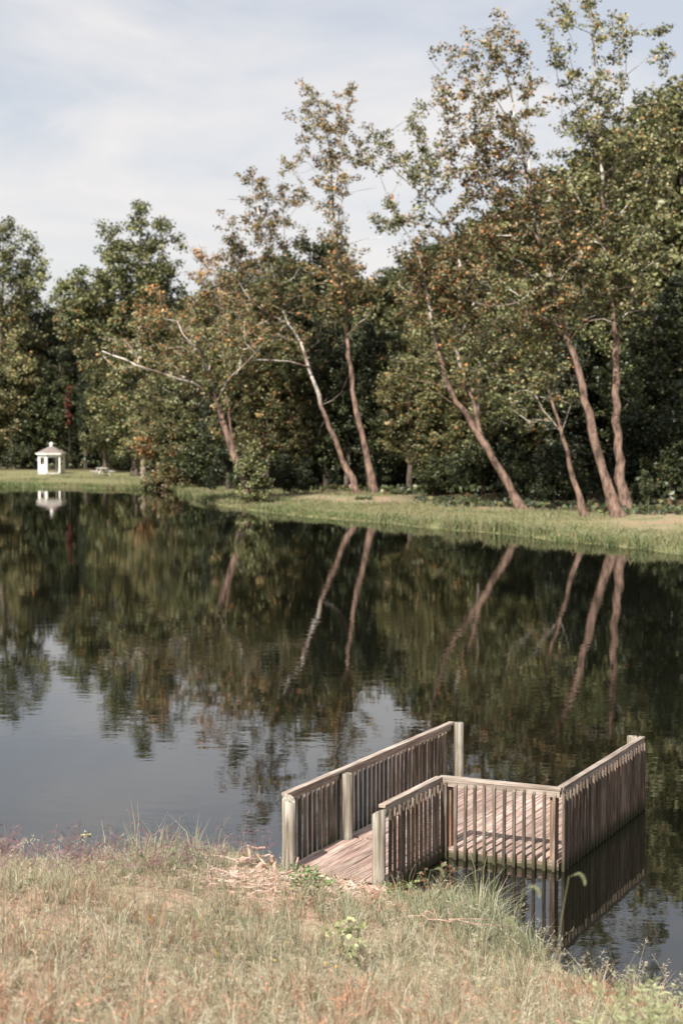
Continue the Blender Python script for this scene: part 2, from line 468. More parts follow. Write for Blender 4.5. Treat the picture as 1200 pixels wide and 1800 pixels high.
GREEN = (.068,.085,.032); DEEP = (.031,.041,.020); OLIVE = (.155,.145,.062); LIGHT = (.200,.205,.090)
STRAWL = (.300,.235,.115); ORANGE = (.360,.170,.062); RUST = (.24,.100,.05); BROWN = (.15,.095,.05); RED = (.17,.025,.025)
PAL_SYC = [(3, OLIVE), (1.8, STRAWL), (1.2, ORANGE), (2.2, GREEN), (1.5, BROWN)]
PAL_SYC2 = [(2.6, LIGHT), (2.5, OLIVE), (1.0, STRAWL), (.3, ORANGE), (3.2, GREEN)]
PAL_GREEN = [(3, GREEN), (2, OLIVE), (1.2, LIGHT), (1, DEEP)]
PAL_DARK = [(3, DEEP), (2, GREEN), (.6, OLIVE)]
PAL_MIX = [(2.5, OLIVE), (2, GREEN), (1.2, LIGHT), (.5, STRAWL), (.3, ORANGE)]
PAL_WARM = [(3, OLIVE), (1.6, BROWN), (.8, ORANGE), (2, GREEN), (.3, RUST)]
B_BROWN = np.array((.185, .125, .098)); B_WHITE = np.array((.60, .56, .50)); B_DARK = np.array((.10, .08, .065)); B_GREY = np.array((.26, .22, .18))

def grow(trunks, tips, leafy=None, step=0.8, tip_r=0.018, power=0.44, bark=(B_BROWN, B_WHITE), white_from=0.0, white_r=0.12, name='trunk', root=None, twig_n=3):
    """grow limbs from fixed stems out to the tips; returns the limb mesh object and the last stretch of every twig"""
    pos, par, rad = [], [], []
    for P, r in trunks:                                   # P (k,3), r (k,)
        P = np.asarray(P, float); r = np.asarray(r, float)
        seg = np.linalg.norm(np.diff(P, axis=0), axis=1); t = np.concatenate([[0], np.cumsum(seg)])
        k = max(3, int(t[-1] / step) + 1); tt = np.linspace(0, t[-1], k)
        Q = np.stack([np.interp(tt, t, P[:, i]) for i in range(3)], 1)
        Q[1:-1] = (Q[:-2] + 2 * Q[1:-1] + Q[2:]) / 4
        rr = np.interp(tt, t, r)
        Q[1:-1] += rng.normal(size=Q[1:-1].shape) * np.minimum(.03 + .12 * rr[1:-1, None], .05)
        st = len(pos)
        if st:                                            # a fork: joins the nearest node so far
            j = int(np.argmin(np.linalg.norm(np.array(pos) - Q[0], axis=1)))
        else: j = -1
        for i in range(k):
            pos.append(Q[i]); par.append(j if i == 0 else st + i - 1); rad.append(rr[i])
    n_fixed = len(pos)
    pos = list(pos); depth = [0.0] * n_fixed
    tips = np.asarray(tips, float)
    T0 = np.array(pos)
    order = np.argsort([np.min(np.linalg.norm(T0 - t, axis=1)) for t in tips]) if len(tips) else []
    tip_node = []
    first_ok = 0.25 * np.ptp(T0[:, 2]) + T0[:, 2].min()
    for i in order:
        t = tips[i]; A = np.array(pos); D = np.linalg.norm(A - t, axis=1)
        cost = D + 0.22 * np.array(depth) + 0.9 * np.maximum(0, A[:, 2] - t[2] + 0.25 * D) + 3.0 * (A[:, 2] < first_ok)
        j = int(np.argmin(cost)); L0 = D[j]
        k = max(1, int(L0 / step)); a = A[j]; prev = j
        side = rng.normal(size=3) * 0.10 * L0; side[2] -= 0.04 * L0
        for m_ in range(1, k + 1):
            f = m_ / k
            pnt = a + (t - a) * f + side * math.sin(math.pi * f) + (rng.normal(size=3) * 0.05 * min(L0, 1.5) if m_ < k else 0)
            pos.append(pnt); par.append(prev); rad.append(0); depth.append(depth[prev] + L0 / k); prev = len(pos) - 1
        tip_node.append((i, prev))
    n = len(pos); cnt = np.zeros(n)
    for _, k in tip_node: cnt[k] += 1
    for k in range(n - 1, -1, -1):
        if par[k] >= 0: cnt[par[k]] += cnt[k]
    for k in range(n_fixed, n): rad[k] = tip_r * max(cnt[k], 1) ** power
    for k in range(n_fixed, n):
        if par[k] >= 0: rad[k] = min(rad[k], rad[par[k]] * 0.9)
    kids = [[] for _ in range(n)]
    for k in range(n):
        if par[k] >= 0: kids[par[k]].append(k)
    P = np.array(pos); zmin = P[:, 2].min()
    Vs, Fs, Cs, off = [], [], [], 0
    starts = [k for k in range(n) if par[k] < 0]; stack = list(starts)
    while stack:
        k = stack.pop(); ch = [par[k]] if par[k] >= 0 else []
        ch.append(k)
        while kids[k]:
            ks = sorted(kids[k], key=lambda c: (c < n_fixed and k < n_fixed and c == k + 1, rad[c]), reverse=True)
            stack += ks[1:]; k = ks[0]; ch.append(k)
        if len(ch) < 2: continue
        r = np.array([rad[c] for c in ch])
        if par[ch[1]] == ch[0] and par[ch[0]] >= 0 or (ch[0] != ch[1] and r[0] > r[1] * 1.6): r[0] = r[1]
        nseg = 9 if r.max() > .15 else 6 if r.max() > .07 else twig_n
        V, Fc = tube_arrays(P[ch], r, nseg)
        if r.max() > .12:
            V = V + (rng.normal(size=V.shape) * np.repeat(r, nseg)[:, None] * 0.11)
        wf = np.clip((white_r - r) / (white_r * 0.6), 0, 1) * np.clip((P[ch][:, 2] - zmin - white_from) / 3.0, 0, 1)
        wf = wf * np.clip(.85 + 1.0 * np.sin(np.arange(len(r)) * 1.1 + rng.uniform(0, 6)) + rng.normal(0, .35, len(r)), 0, 1)
        thin = np.clip((0.035 - r) / 0.03, 0, 1)
        c = bark[0] * (1 - wf[:, None]) + bark[1] * wf[:, None]
        c = c * (1 - .35 * thin[:, None])
        Vs.append(V); Fs.append(Fc + off); Cs.append(np.repeat(c, nseg, 0)); off += len(V)
    V = np.concatenate(Vs); Fc = np.concatenate(Fs); C = np.concatenate(Cs)
    o = np_mesh(name, V, Fc, M_BARK, root, C, smooth_shade=True)
    last = [(i, P[par[k]] if par[k] >= 0 else P[k], P[k]) for i, k in tip_node]
    return o, last

def foliage(last, palette_of, per=26, spread=0.34, size=0.22, root=None, name='crown', up=0.5, per_of=None):
    Ps, Cs = [], []
    for i, a, b in last:
        n = int((per_of(i) if per_of else per) * rng.uniform(.6, 1.4))
        if n <= 0: continue
        f = rng.beta(3, 1.3, n)[:, None]
        d = rng.normal(size=(n, 3)); d /= np.linalg.norm(d, axis=1, keepdims=True)
        d *= (spread * rng.uniform(.1, 1.25, n) ** .7)[:, None]; d[:, 2] *= .8
        Ps.append(a + (b - a) * f + d)
        tint = rng.normal(1, .20)
        Cs.append(pick_cols(n, palette_of(i)) * tint)
    P = np.concatenate(Ps); C = np.clip(np.concatenate(Cs), 0, 1)
    V, Fc, C4 = leaf_cloud(P, size, C, up)
    return np_mesh(name, V, Fc, M_LEAF, root, C4)

def hero(name, label, stems, clumps, fill, pal, Y=None, per=28, spread=.38, size=.195, dz=2.4, group=None, bare=(), bark=(B_BROWN, B_WHITE),
         white_from=3.0, white_r=.14, cat='tree', tip_r=.013, jit=9, dup=3):
    """a single tree of the far bank. stems: [(pixel points, first radius, last radius)], the first one starts at the ground"""
    bx, by = stems[0][0][0]
    if Y is None: base = ground_hit(bx, by); Y = base[1]
    else:
        base = at_y(bx, by, Y); base[2] = ground_z(base[0], Y)
    root = empty(name, base)
    px_m = Y / F_PX
    tr = []; lean = {}
    for si, st_ in enumerate(stems):
        pts, r0, r1 = st_[:3]; fw = st_[3] if len(st_) > 3 else 0.0
        P = []
        w = rng.normal(0, .12) if si == 0 else rng.normal(0, .35)
        for k, (x, y) in enumerate(pts):
            h = max(0.0, (stems[0][0][0][1] - y) * px_m)
            P.append(at_y(x, y, Y - fw * min(1.0, k / 3.0) + w * h * 0.12 + (0 if k == 0 and si == 0 else rng.normal(0, .12))))
        P = np.array(P)
        if si == 0: P[0, 2] = base[2] - .35
        rr = np.linspace(0, 1, len(P)) ** .8; rr = (r0 + (r1 - r0) * rr) * (.78 if si == 0 else .82)
        if si == 0: rr[0] *= 1.45; rr[1] *= 1.06
        tr.append((P - base, rr))
    tips, pals, pers = [], [], []
    for c in clumps:
        x, y = c[0], c[1]; pl = c[2] if len(c) > 2 else pal
        for _ in range(dup):
            tips.append(at_y(x + rng.normal(0, jit), y + rng.normal(0, jit), Y + rng.normal(0, dz)) - base); pals.append(pl); pers.append(per)
    for f in fill:
        cx, cy, rx, ry, n = f[:5]; pl = f[5] if len(f) > 5 else pal
        for _ in range(int(n * 1.5)):
            d = rng.normal(size=3); d /= np.linalg.norm(d); d *= rng.uniform(.15, 1.25) ** .6
            tips.append(at_y(cx + d[0] * rx * 1.1, cy + d[2] * ry * 1.25, Y + d[1] * rx * px_m * .9) - base); pals.append(pl); pers.append(per)
    for _ in range(26):                                       # dead twigs here and there in the crown
        c = clumps[rng.integers(len(clumps))]
        tips.append(at_y(c[0] + rng.uniform(-17, 17), c[1] + rng.uniform(-8, 26), Y - abs(rng.normal(0, dz)) * .8) - base); pals.append(pal); pers.append(0)
    for _ in range(16):
        c = fill[rng.integers(len(fill))]
        tips.append(at_y(c[0] + rng.uniform(-1, 1) * c[2], c[1] + rng.uniform(-.8, 1.3) * c[3], Y - abs(rng.normal(1, dz))) - base); pals.append(pal); pers.append(0)
    for x, y in bare:
        tips.append(at_y(x, y, Y + rng.normal(0, .8)) - base); pals.append(pal); pers.append(0)
    _, last = grow(tr, tips, bark=bark, white_from=white_from, white_r=white_r, root=root, tip_r=tip_r)
    foliage(last, lambda i: pals[i], per, spread, size, root, per_of=lambda i: pers[i])
    tag(root, label, cat, group)
    return root, Y

# the pair of leaning sycamores in the middle of the far bank
hero('sycamore_tree', 'slim tree with straight pinkish trunk and loose open crown, right one of the leaning pair',
     [([(660,866),(648,820),(640,780),(630,735),(620,690),(612,630),(608,580),(603,520),(596,460),(590,410),(584,340),(577,260),(566,190),(558,165)], .34, .03),
      ([(590,410),(600,350),(612,300),(628,265),(645,240)], .07, .02),
      ([(584,340),(602,260),(610,200),(612,150)], .06, .018)],
     [(531,158),(551,164),(564,195),(613,147),(604,160),(613,187),(618,222),(511,204),(546,204),(575,204),(529,240),(569,240),(595,235),(604,258),(587,267),
      (569,267),(538,262),(502,275),(520,293),(555,284),(582,293),(631,249),(653,235),(644,271),(622,275),(609,307),(604,329),(627,302),(595,351),(560,320),
      (542,333),(520,351),(569,360),(587,382),(595,404),(609,431),(604,449),(613,471),(575,420),(560,225),(540,225),(590,330),(548,182),(600,215)],
     [(575,250,55,70,26),(590,400,26,70,16),(600,480,60,50,34, PAL_SYC),(560,520,50,36,24, PAL_WARM),(605,545,50,30,18, PAL_MIX)], PAL_SYC,
     bare=[(668,290),(660,330),(668,418),(640,420),(690,360),(700,340),(642,560),(560,590)], dz=1.6)
hero('sycamore_tree', 'pale slender tree with a long bare white side branch, left one of the leaning pair',
     [([(630,868),(615,835),(600,800),(585,762),(570,730),(556,690),(545,650),(532,612),(520,590),(503,565),(490,520),(478,470),(460,400),(442,320)], .30, .03),
      ([(543,645),(510,636),(470,632),(438,632),(415,640)], .09, .025, 2.0),
      ([(490,520),(500,440),(498,370),(490,330)], .06, .02),
      ([(503,565),(450,540),(420,500),(395,430)], .06, .02)],
     [(440,298),(431,311),(458,316),(427,351),(453,333),(467,347),(493,329),(507,333),(489,355),(511,360),(409,382),(440,387),(458,369),(475,382),(387,413),(418,422),
      (435,431),(453,409),(471,404),(493,404),(484,422),(422,444),(525,345),(505,385),(520,400),(430,400),(410,410),(400,430),(500,300)],
     [(465,375,55,50,20),(470,530,60,40,26, PAL_WARM),(500,480,55,45,34, PAL_MIX),(430,460,45,45,24),(500,560,50,36,26, PAL_SYC),(440,560,50,40,20, PAL_WARM)], PAL_SYC,
     bare=[(400,350),(380,470),(560,600),(600,690),(612,660),(580,745),(575,700),(560,770)], white_from=5.0, white_r=.24, dz=1.8)
# the two tall trees at the far right of the bank and their short neighbour
hero('sycamore_tree', 'very tall tree with upright reddish brown trunk and airy olive crown',
     [([(1102,898),(1092,860),(1087,800),(1081,720),(1084,640),(1080,580),(1073,520),(1068,450),(1062,380),(1056,300),(1050,200),(1044,100),(1036,10)], .42, .03),
      ([(1062,380),(1085,280),(1095,180),(1100,60)], .08, .02),
      ([(1056,300),(1015,200),(995,110),(985,30)], .07, .02),
      ([(1068,450),(1030,380),(1000,320)], .08, .03),
      ([(1073,520),(1120,450),(1160,380)], .09, .03)],
     [(957,35),(981,14),(999,19),(981,33),(1032,5),(1039,19),(1041,37),(1013,37),(981,70),(985,93),(1046,65),(1046,84),(1074,42),(1097,42),(1107,56),(1088,65),(1093,89),
      (1088,112),(1097,135),(1083,163),(1055,121),(1051,140),(1023,126),(985,112),(990,140),(990,177),(1009,163),(1037,159),(1051,182),(1069,187),(1037,196),(1004,205),
      (1013,229),(1041,224),(976,229),(981,271),(1060,230),(1085,200),(1030,-12),(1042,-8)],
     [(1050,330,75,95,90, PAL_SYC2),(1090,470,80,60,60, PAL_SYC2),(1045,200,50,60,20, PAL_SYC2),(1060,500,80,46,60),(1120,350,60,90,50, PAL_SYC2),(1150,230,40,80,34, PAL_SYC2),(1165,90,16,40,8, PAL_SYC2),(1000,400,60,60,36, PAL_SYC2)], PAL_SYC2,
     bare=[(950,60),(968,95),(1130,40),(960,270),(1150,560),(1120,540)], white_from=9.0, dz=2.6)
hero('sycamore_tree', 'tall tree with a thick rough pinkish trunk curving left and orange brown upper crown',
     [([(1090,908),(1075,872),(1058,830),(1045,780),(1033,720),(1020,670),(1005,615),(985,568),(970,500),(952,430),(932,340),(910,240),(893,150),(880,60)], .43, .03),
      ([(990,580),(972,560),(950,558),(925,548)], .12, .04, 1.5), ([(950,500),(900,540),(860,540),(815,525)], .06, .02, 2.4), ([(1000,600),(1030,560),(1060,556),(1085,570)], .06, .02, 2.0),
      ([(952,430),(900,360),(850,290),(800,210),(775,150)], .11, .02),
      ([(910,240),(868,170),(840,110),(795,80)], .06, .02),
      ([(932,340),(930,250),(925,170),(930,95)], .07, .02)],
     [(780,79),(794,93),(834,61),(850,70),(878,42),(873,61),(887,75),(869,93),(841,112),(827,98),(883,121),(906,107),(929,91),(855,135),(827,154),(803,145),(766,149),
      (771,168),(785,182),(803,205),(836,196),(864,187),(892,159),(920,154),(939,145),(948,182),(925,196),(901,215),(873,219),(841,229),(817,243),(780,233),(775,261),(799,275),
      (785,299),(827,280),(855,261),(883,252),(929,238),(915,275),(892,289),(864,303),(827,322),(880,50),(812,170),(850,170),(880,200),(860,240)],
     [(870,190,70,80,34),(860,290,80,50,44),(930,380,80,60,60),(980,470,75,66,70, PAL_SYC),(860,400,70,60,44, PAL_SYC),(910,490,80,50,50, PAL_SYC2),(960,555,60,30,24, PAL_SYC)], PAL_SYC,
     bare=[(800,130),(870,30),(960,170),(760,190),(840,50),(880,560),(900,530)], white_from=10.0, dz=2.4)
hero('leaning_tree', 'short brown leaning trunk with sparse leaves standing just before the tall curved tree',
     [([(1030,908),(1018,875),(1005,830),(994,795),(988,770),(980,735),(966,700),(958,650),(955,590)], .27, .05),
      ([(985,760),(955,720),(935,690),(915,672),(905,640)], .055, .015), ([(985,765),(1000,720),(1010,690),(1000,650)], .04, .012), ([(965,700),(930,700),(900,672),(890,650)], .045, .012)],
     [(930,690),(905,660),(950,620),(975,640),(990,690),(940,740),(900,700)],
     [(940,620,60,60,36, PAL_MIX),(900,690,40,50,22, PAL_GREEN)], PAL_MIX, bare=[(905,615),(880,640),(1010,700),(900,580),(930,720),(1010,660)], white_r=.05)
hero('sycamore_tree', 'forked tree leaning far left over the grass with two pale stems rising from one trunk',
     [([(922,895),(905,874),(880,830),(855,785),(828,742),(800,705),(780,660),(766,615),(757,560),(748,500),(735,440),(712,405),(690,370)], .36, .04),
      ([(848,772),(838,735),(826,690),(810,655),(800,610),(806,540),(808,457),(789,397),(761,359),(733,336),(701,308),(668,275)], .20, .025),
      ([(800,610),(840,520),(860,430),(850,360)], .10, .03),
      ([(757,560),(730,520),(700,500)], .06, .02), ([(812,725),(785,700),(765,690),(735,672),(715,692),(717,745)], .05, .018), ([(790,690),(760,668),(722,672),(692,650),(673,685),(700,735)], .045, .015), ([(765,615),(740,640),(715,640),(690,634)], .04, .014)],
     [(654,229),(682,238),(649,275),(673,289),(701,271),(724,238),(724,201),(747,191),(743,215),(747,261),(729,275),(757,280),(752,299),(729,317),(687,359),(654,373),
      (668,387),(696,369),(724,359),(757,336),(733,378),(691,411),(700,390),(760,310),(775,330),(668,250),(712,290),(740,240)],
     [(790,500,65,60,56, PAL_SYC),(740,520,40,40,22, PAL_WARM),(850,470,70,60,44, PAL_SYC),(740,290,45,50,10),(820,590,70,50,40, PAL_MIX),(760,430,60,60,36, PAL_SYC),(790,550,70,40,40, PAL_SYC),(840,660,40,40,18, PAL_MIX)], PAL_SYC2,
     bare=[(640,350),(735,700),(716,742),(700,690),(680,670),(745,640),(690,640),(760,670),(840,600),(860,640)], white_from=8.0, white_r=.2, dz=2.2)
hero('leaning_tree', 'crooked tree with bare white limbs spreading low and leafy shoots round its base',
     [([(455,886),(440,858),(415,810),(402,775),(392,745),(380,700)], .40, .30),
      ([(384,712),(355,680),(330,671),(310,665),(285,656),(260,648),(225,634),(200,625),(180,617)], .12, .04, 3.4),
      ([(380,700),(372,665),(362,640),(352,620),(335,602),(320,585)], .13, .03, 3.2),
      ([(384,705),(395,680),(405,660),(425,645),(450,620)], .12, .03, 2.6),
      ([(395,745),(415,710),(430,695)], .06, .03)],
     [(320,570),(300,560),(270,560),(250,545),(340,560),(230,600),(290,600),(330,620),(210,590),(440,600),(460,580),(425,620)],
     [(300,590,70,50,36, PAL_WARM),(260,540,40,26,16, [(2,ORANGE),(2,OLIVE),(1,GREEN)]),(420,570,50,40,26, PAL_WARM),(330,690,60,40,24, PAL_GREEN),
      (445,838,34,46,70, PAL_GREEN),(250,680,60,40,34, PAL_GREEN),(240,630,60,40,30, PAL_MIX),(360,620,60,40,30, PAL_MIX),(330,640,60,40,26, PAL_WARM),(400,660,50,40,24, PAL_MIX)], PAL_WARM,
     bare=[(190,600),(240,620),(320,700),(300,640),(430,760),(340,650),(405,720),(420,800),(445,745),(456,690)], white_from=7.5, white_r=.28, dz=2.2)
hero('sycamore_tree', 'thin tree with a white upper stem and sparse rusty crown left of the leaning pair',
     [([(432,852),(408,770),(397,690),(394,640),(391,590),(388,538),(380,480),(362,450)], .12, .03), ([(388,538),(400,490),(420,460)], .05, .02)],
     [(338,436),(351,449),(360,476),(343,467),(387,484),(369,462),(382,507),(409,520),(364,520),(391,533),(422,533),(345,500),(400,490),(375,450)],
     [(385,540,50,40,34, PAL_WARM),(350,570,40,40,22, PAL_SYC)], [(3,ORANGE),(2,STRAWL),(2,OLIVE),(1,BROWN)], Y=127, white_from=11, white_r=.3,
     bare=[(330,470),(325,440),(345,415)], dz=1.6)
hero('slender_tree', 'slender pale stem standing between the forked tree and the short leaning trunk',
     [([(848,868),(846,800),(838,720),(842,650),(838,590),(846,520),(850,450)], .17, .03)],
     [(830,520),(855,500),(870,540),(820,560),(845,470),(860,580)], [(845,520,40,60,20, PAL_SYC2),(835,640,40,50,14, PAL_MIX)], PAL_SYC2,
     bare=[(800,640),(815,690),(880,660),(870,720),(810,740)], white_from=4.0, white_r=.3, dz=1.4)
hero('slender_tree', 'thin pale stem just left of the leaning pair at the dark edge of the wood',
     [([(600,848),(601,800),(597,740),(590,680),(585,620),(590,560)], .15, .03), ([(600,820),(560,760),(548,700)], .06, .015)],
     [(590,600),(575,640),(605,640),(560,620)], [(585,620,36,40,16, PAL_MIX)], PAL_MIX, bare=[(540,760),(535,720),(560,690),(612,720),(570,740)], white_from=1.5, white_r=.3, dz=1.2)
# overhanging tree at the end of the spit
hero('overhanging_tree', 'low broad tree with orange leaves drooping over the water at the grassy spit',
     [([(322,856),(316,836),(305,815),(300,780),(305,740)], .28, .08), ([(314,835),(290,845),(270,838)], .08, .02), ([(316,840),(300,858),(292,876),(297,893)], .05, .02)],
     [(250,775),(240,790),(262,752),(300,800),(330,790),(290,830),(310,845),(275,842),(330,850),(268,832),(300,862),(285,858),(345,770),(320,735),(350,830),(320,862)],
     [(300,770,50,50,60, PAL_MIX),(330,720,50,50,50, PAL_GREEN),(298,852,38,24,34, PAL_GREEN),(300,830,40,28,34, [(3,STRAWL),(2,ORANGE),(2,LIGHT),(1,OLIVE)]),(255,780,20,20,10,[(3,ORANGE),(1,OLIVE)])], PAL_MIX,
     bare=[(285,880),(312,880),(276,886)], per=42, spread=.5, size=.19, dz=2.0, white_r=.03)
# the big green tree behind
hero('maple_tree', 'large leafy green tree whose high crown stands alone against the sky behind the spit',
     [([(238,835),(240,760),(243,680),(246,600),(246,520),(244,440),(250,385)], .4, .06), ([(246,540),(200,480),(190,420)], .14, .04), ([(246,520),(285,460),(295,410)], .14, .04),
      ([(246,600),(170,540),(140,500)], .14, .04)],
     [(240,372),(252,366),(285,385),(300,395),(246,395),(270,400),(230,405),(185,400),(215,402),(195,425),(205,440),(235,435),(265,430),(290,425),(310,430),(250,460),
      (215,465),(190,455),(280,470),(300,485),(175,480),(140,480),(130,500),(110,500),(160,505),(90,510),(230,490),(262,500),(300,460)],
     [(235,500,75,60,110),(150,540,50,50,50),(290,540,40,60,40),(200,580,80,60,80, PAL_MIX),(260,600,70,60,60, PAL_MIX),(235,700,60,70,60, PAL_MIX),(245,760,50,40,26, PAL_GREEN)], PAL_GREEN, Y=168, per=54, spread=.75, size=.30, dz=3.0, white_r=.02, bark=(B_DARK, B_GREY), jit=7)
hero('maple_tree', 'open crowned dark green tree rising tallest above the gazebo end of the wood',
     [([(-10,835),(-8,700),(0,600),(5,520),(8,450),(5,400)], .45, .06), ([(0,560),(40,500),(55,450)], .14, .04), ([(0,540),(-40,470)], .14, .04)],
     [(10,395),(30,405),(45,420),(60,440),(70,460),(75,485),(60,500),(40,470),(20,430),(0,400),(-20,420),(25,490),(50,520),(15,450),(70,510),(-10,470)],
     [(0,470,70,60,60),(10,560,70,50,50, PAL_MIX)], PAL_GREEN, Y=198, per=50, spread=.85, size=.33, dz=3.2, white_r=.02, bark=(B_GREY, B_GREY), jit=6)

# prototypes of the wood behind, each then copied
def wood_proto(kind, H, rad, pal, ntips, per, size, low=.12, bark=(B_DARK, B_GREY), spread=.6, conical=0.0):
    root = empty(kind, (0, 0, -500))
    lobes = [(rng.uniform(-.45, .45) * rad, rng.uniform(-.45, .45) * rad, rng.uniform(low + .15, .82) * H, rng.uniform(.4, .62) * rad, rng.uniform(.14, .22) * H) for _ in range(7)]
    lobes.append((0, 0, .80 * H, .42 * rad, .2 * H)); lobes.append((0, 0, .40 * H, .7 * rad, .25 * H))
    tips, lobe_of = [], []
    for k in range(ntips):
        i = rng.integers(len(lobes)); c = lobes[i]
        d = rng.normal(size=3); d /= np.linalg.norm(d); d *= rng.uniform(.35, 1) ** .4
        t = np.array([c[0] + d[0] * c[3], c[1] + d[1] * c[3], c[2] + d[2] * c[4]])
        if conical: t[:2] *= 1 - conical * t[2] / H
        t[2] = np.clip(t[2], low * H, H); tips.append(t); lobe_of.append(i)
    trunk = np.array([(0, 0, -.6), (.1, .05, .25 * H), (-.1, .1, .5 * H), (.1, -.1, .8 * H), (0, 0, .93 * H)])
    _, last = grow([(trunk, np.linspace(.02 * H, .03, 5))], tips, bark=bark, root=root, step=1.6, tip_r=.02, white_r=.02)
    shade = rng.normal(1, .12, len(lobes))
    foliage(last, lambda i: [(w, tuple(np.array(c) * shade[lobe_of[i]])) for w, c in pal], per, spread, size, root, up=.35)
    return root, H

WOOD = {
    'olive': wood_proto('woodland_tree', 16, 4.6, PAL_MIX, 340, 46, .25, .08),
    'dark':  wood_proto('woodland_tree', 16, 4.8, PAL_DARK, 350, 48, .25, .06),
    'green': wood_proto('woodland_tree', 16, 4.4, PAL_GREEN, 340, 46, .25, .08),
    'warm':  wood_proto('woodland_tree', 16, 4.4, PAL_WARM, 310, 42, .24, .10),
    'cedar': wood_proto('cedar_tree', 14, 3.4, [(3, DEEP), (2, (.06,.07,.035))], 340, 46, .21, .03, spread=.5, conical=.55),
    'light': wood_proto('woodland_tree', 15, 4.4, [(3, LIGHT), (2, OLIVE), (1, GREEN)], 320, 46, .25, .08),
}
SHRUB = {
    'green': wood_proto('bank_shrub', 3.6, 2.0, [(3, (.06,.075,.028)), (2, DEEP), (.6, OLIVE)], 130, 40, .16, .02, spread=.4),
    'light': wood_proto('bank_shrub', 3.4, 2.1, [(3, LIGHT), (2, (.13,.16,.05)), (1, GREEN)], 130, 40, .16, .02, spread=.4),
    'dark': wood_proto('bank_shrub', 4.2, 2.0, [(3, (.022,.03,.013)), (2, DEEP), (.5, GREEN)], 140, 40, .16, .02, spread=.4),
}
WL = {'olive': 'olive leaved tree', 'dark': 'dense dark green tree', 'green': 'mid green leafy tree', 'warm': 'rusty brown tinged tree',
      'cedar': 'dark cone shaped evergreen', 'light': 'pale yellow green tree'}
SL = {'green': 'mid green shrub', 'light': 'bright yellow green shrub', 'dark': 'dark green shrub'}
PLACES = [(20, 'at the far left end of the wood'), (110, 'behind the gazebo'), (150, 'behind the red creeper'), (210, 'behind the picnic table'), (270, 'behind the thick wooden post'),
          (350, 'behind the drooping tree of the spit'), (450, 'behind the crooked low limbed tree'), (545, 'left of the leaning pair'), (670, 'behind the leaning pair'),
          (760, 'right of the leaning pair'), (900, 'behind the forked leaning tree'), (1010, 'behind the short leaning trunk'), (1090, 'behind the curved pink trunk'), (9999, 'right of the upright brown trunk')]
ORD = ['leftmost', 'second from left', 'third from left', 'fourth from left', 'fifth from left', 'sixth from left']
placed = []
used = set()
def place(lib, k, px, top, Y, wide=1.0, labels=WL, group=None):
    proto, H = lib[k]
    key = id(proto)
    o = proto if key not in used else copy_tree(proto)
    used.add(key)
    p = at_y(px, top, Y); gz = ground_z(p[0], Y)
    s = max(.25, (p[2] - gz) / H)
    o.location = (p[0], Y, gz)
    o.rotation_euler = (0, 0, rng.uniform(0, 6.28))
    o.scale = (s * wide * rng.uniform(.9, 1.15), s * wide * rng.uniform(.9, 1.15), s)
    tag(o, None, 'tree' if lib is WOOD else 'shrub', group)
    placed.append((o, labels[k], group, px))
    return o

G1 = 'trees of the wood behind the far bank'
skyline = [('green',-70,480,205),('dark',-20,540,212),('olive',25,545,203),('dark',75,535,206),('green',50,520,212),('olive',112,520,212),('green',150,505,214),('dark',160,600,196),
           ('dark',215,560,205),('olive',275,535,198),('green',318,525,190),('light',345,520,176),('olive',365,505,165),('green',405,470,160),('dark',440,480,148),
           ('warm',470,440,152),('green',505,450,145),('dark',545,405,142),('warm',575,420,150),('olive',610,450,155),('dark',650,480,160),('dark',690,468,172),
           ('light',715,480,150),('green',735,440,160),('dark',765,410,165),('light',790,420,142),('olive',830,385,146),('dark',865,370,150),('light',900,345,140),('olive',945,330,145),
           ('green',985,290,150),('light',1020,300,135),('dark',1060,260,150),('olive',1095,225,138),('green',1130,190,145),('light',1160,190,128),('olive',1190,150,135),('green',1235,130,140),
           ('light',1200,140,128)]
for k, px, top, Y in skyline: place(WOOD, k, px, top, Y, 1.0, {a_: 'tall ' + b_ for a_, b_ in WL.items()}, G1)
# nearer, lower trees: the wall of leaves above the bank
row = [('dark',-30,610,193),('olive',20,600,192),('dark',60,640,194),('dark',105,600,194),('cedar',150,640,190),('green',185,620,178),('olive',225,640,188),('light',200,700,188),
       ('olive',290,610,150),('green',330,640,148),('green',365,600,146),('cedar',400,600,138),('olive',430,560,136),('olive',470,590,132),('olive',505,560,134),('olive',540,600,130),
       ('dark',575,560,130),('dark',610,600,128),('cedar',650,560,128),('dark',690,570,126),('olive',720,620,122),('olive',740,560,126),('light',780,560,122),('olive',815,560,120),
       ('light',850,540,120),('light',880,600,116),('olive',905,520,120),('olive',950,540,118),('green',985,500,118),('cedar',1010,560,114),('green',1040,520,116),('dark',1085,520,116),
       ('olive',1120,480,118),('dark',1150,520,110),('cedar',1180,480,112),('dark',1215,470,112),('green',1240,440,118)]
for k, px, top, Y in row: place(WOOD, k, px, top, Y, 1.05, {a_: 'lower ' + b_ for a_, b_ in WL.items()}, G1)
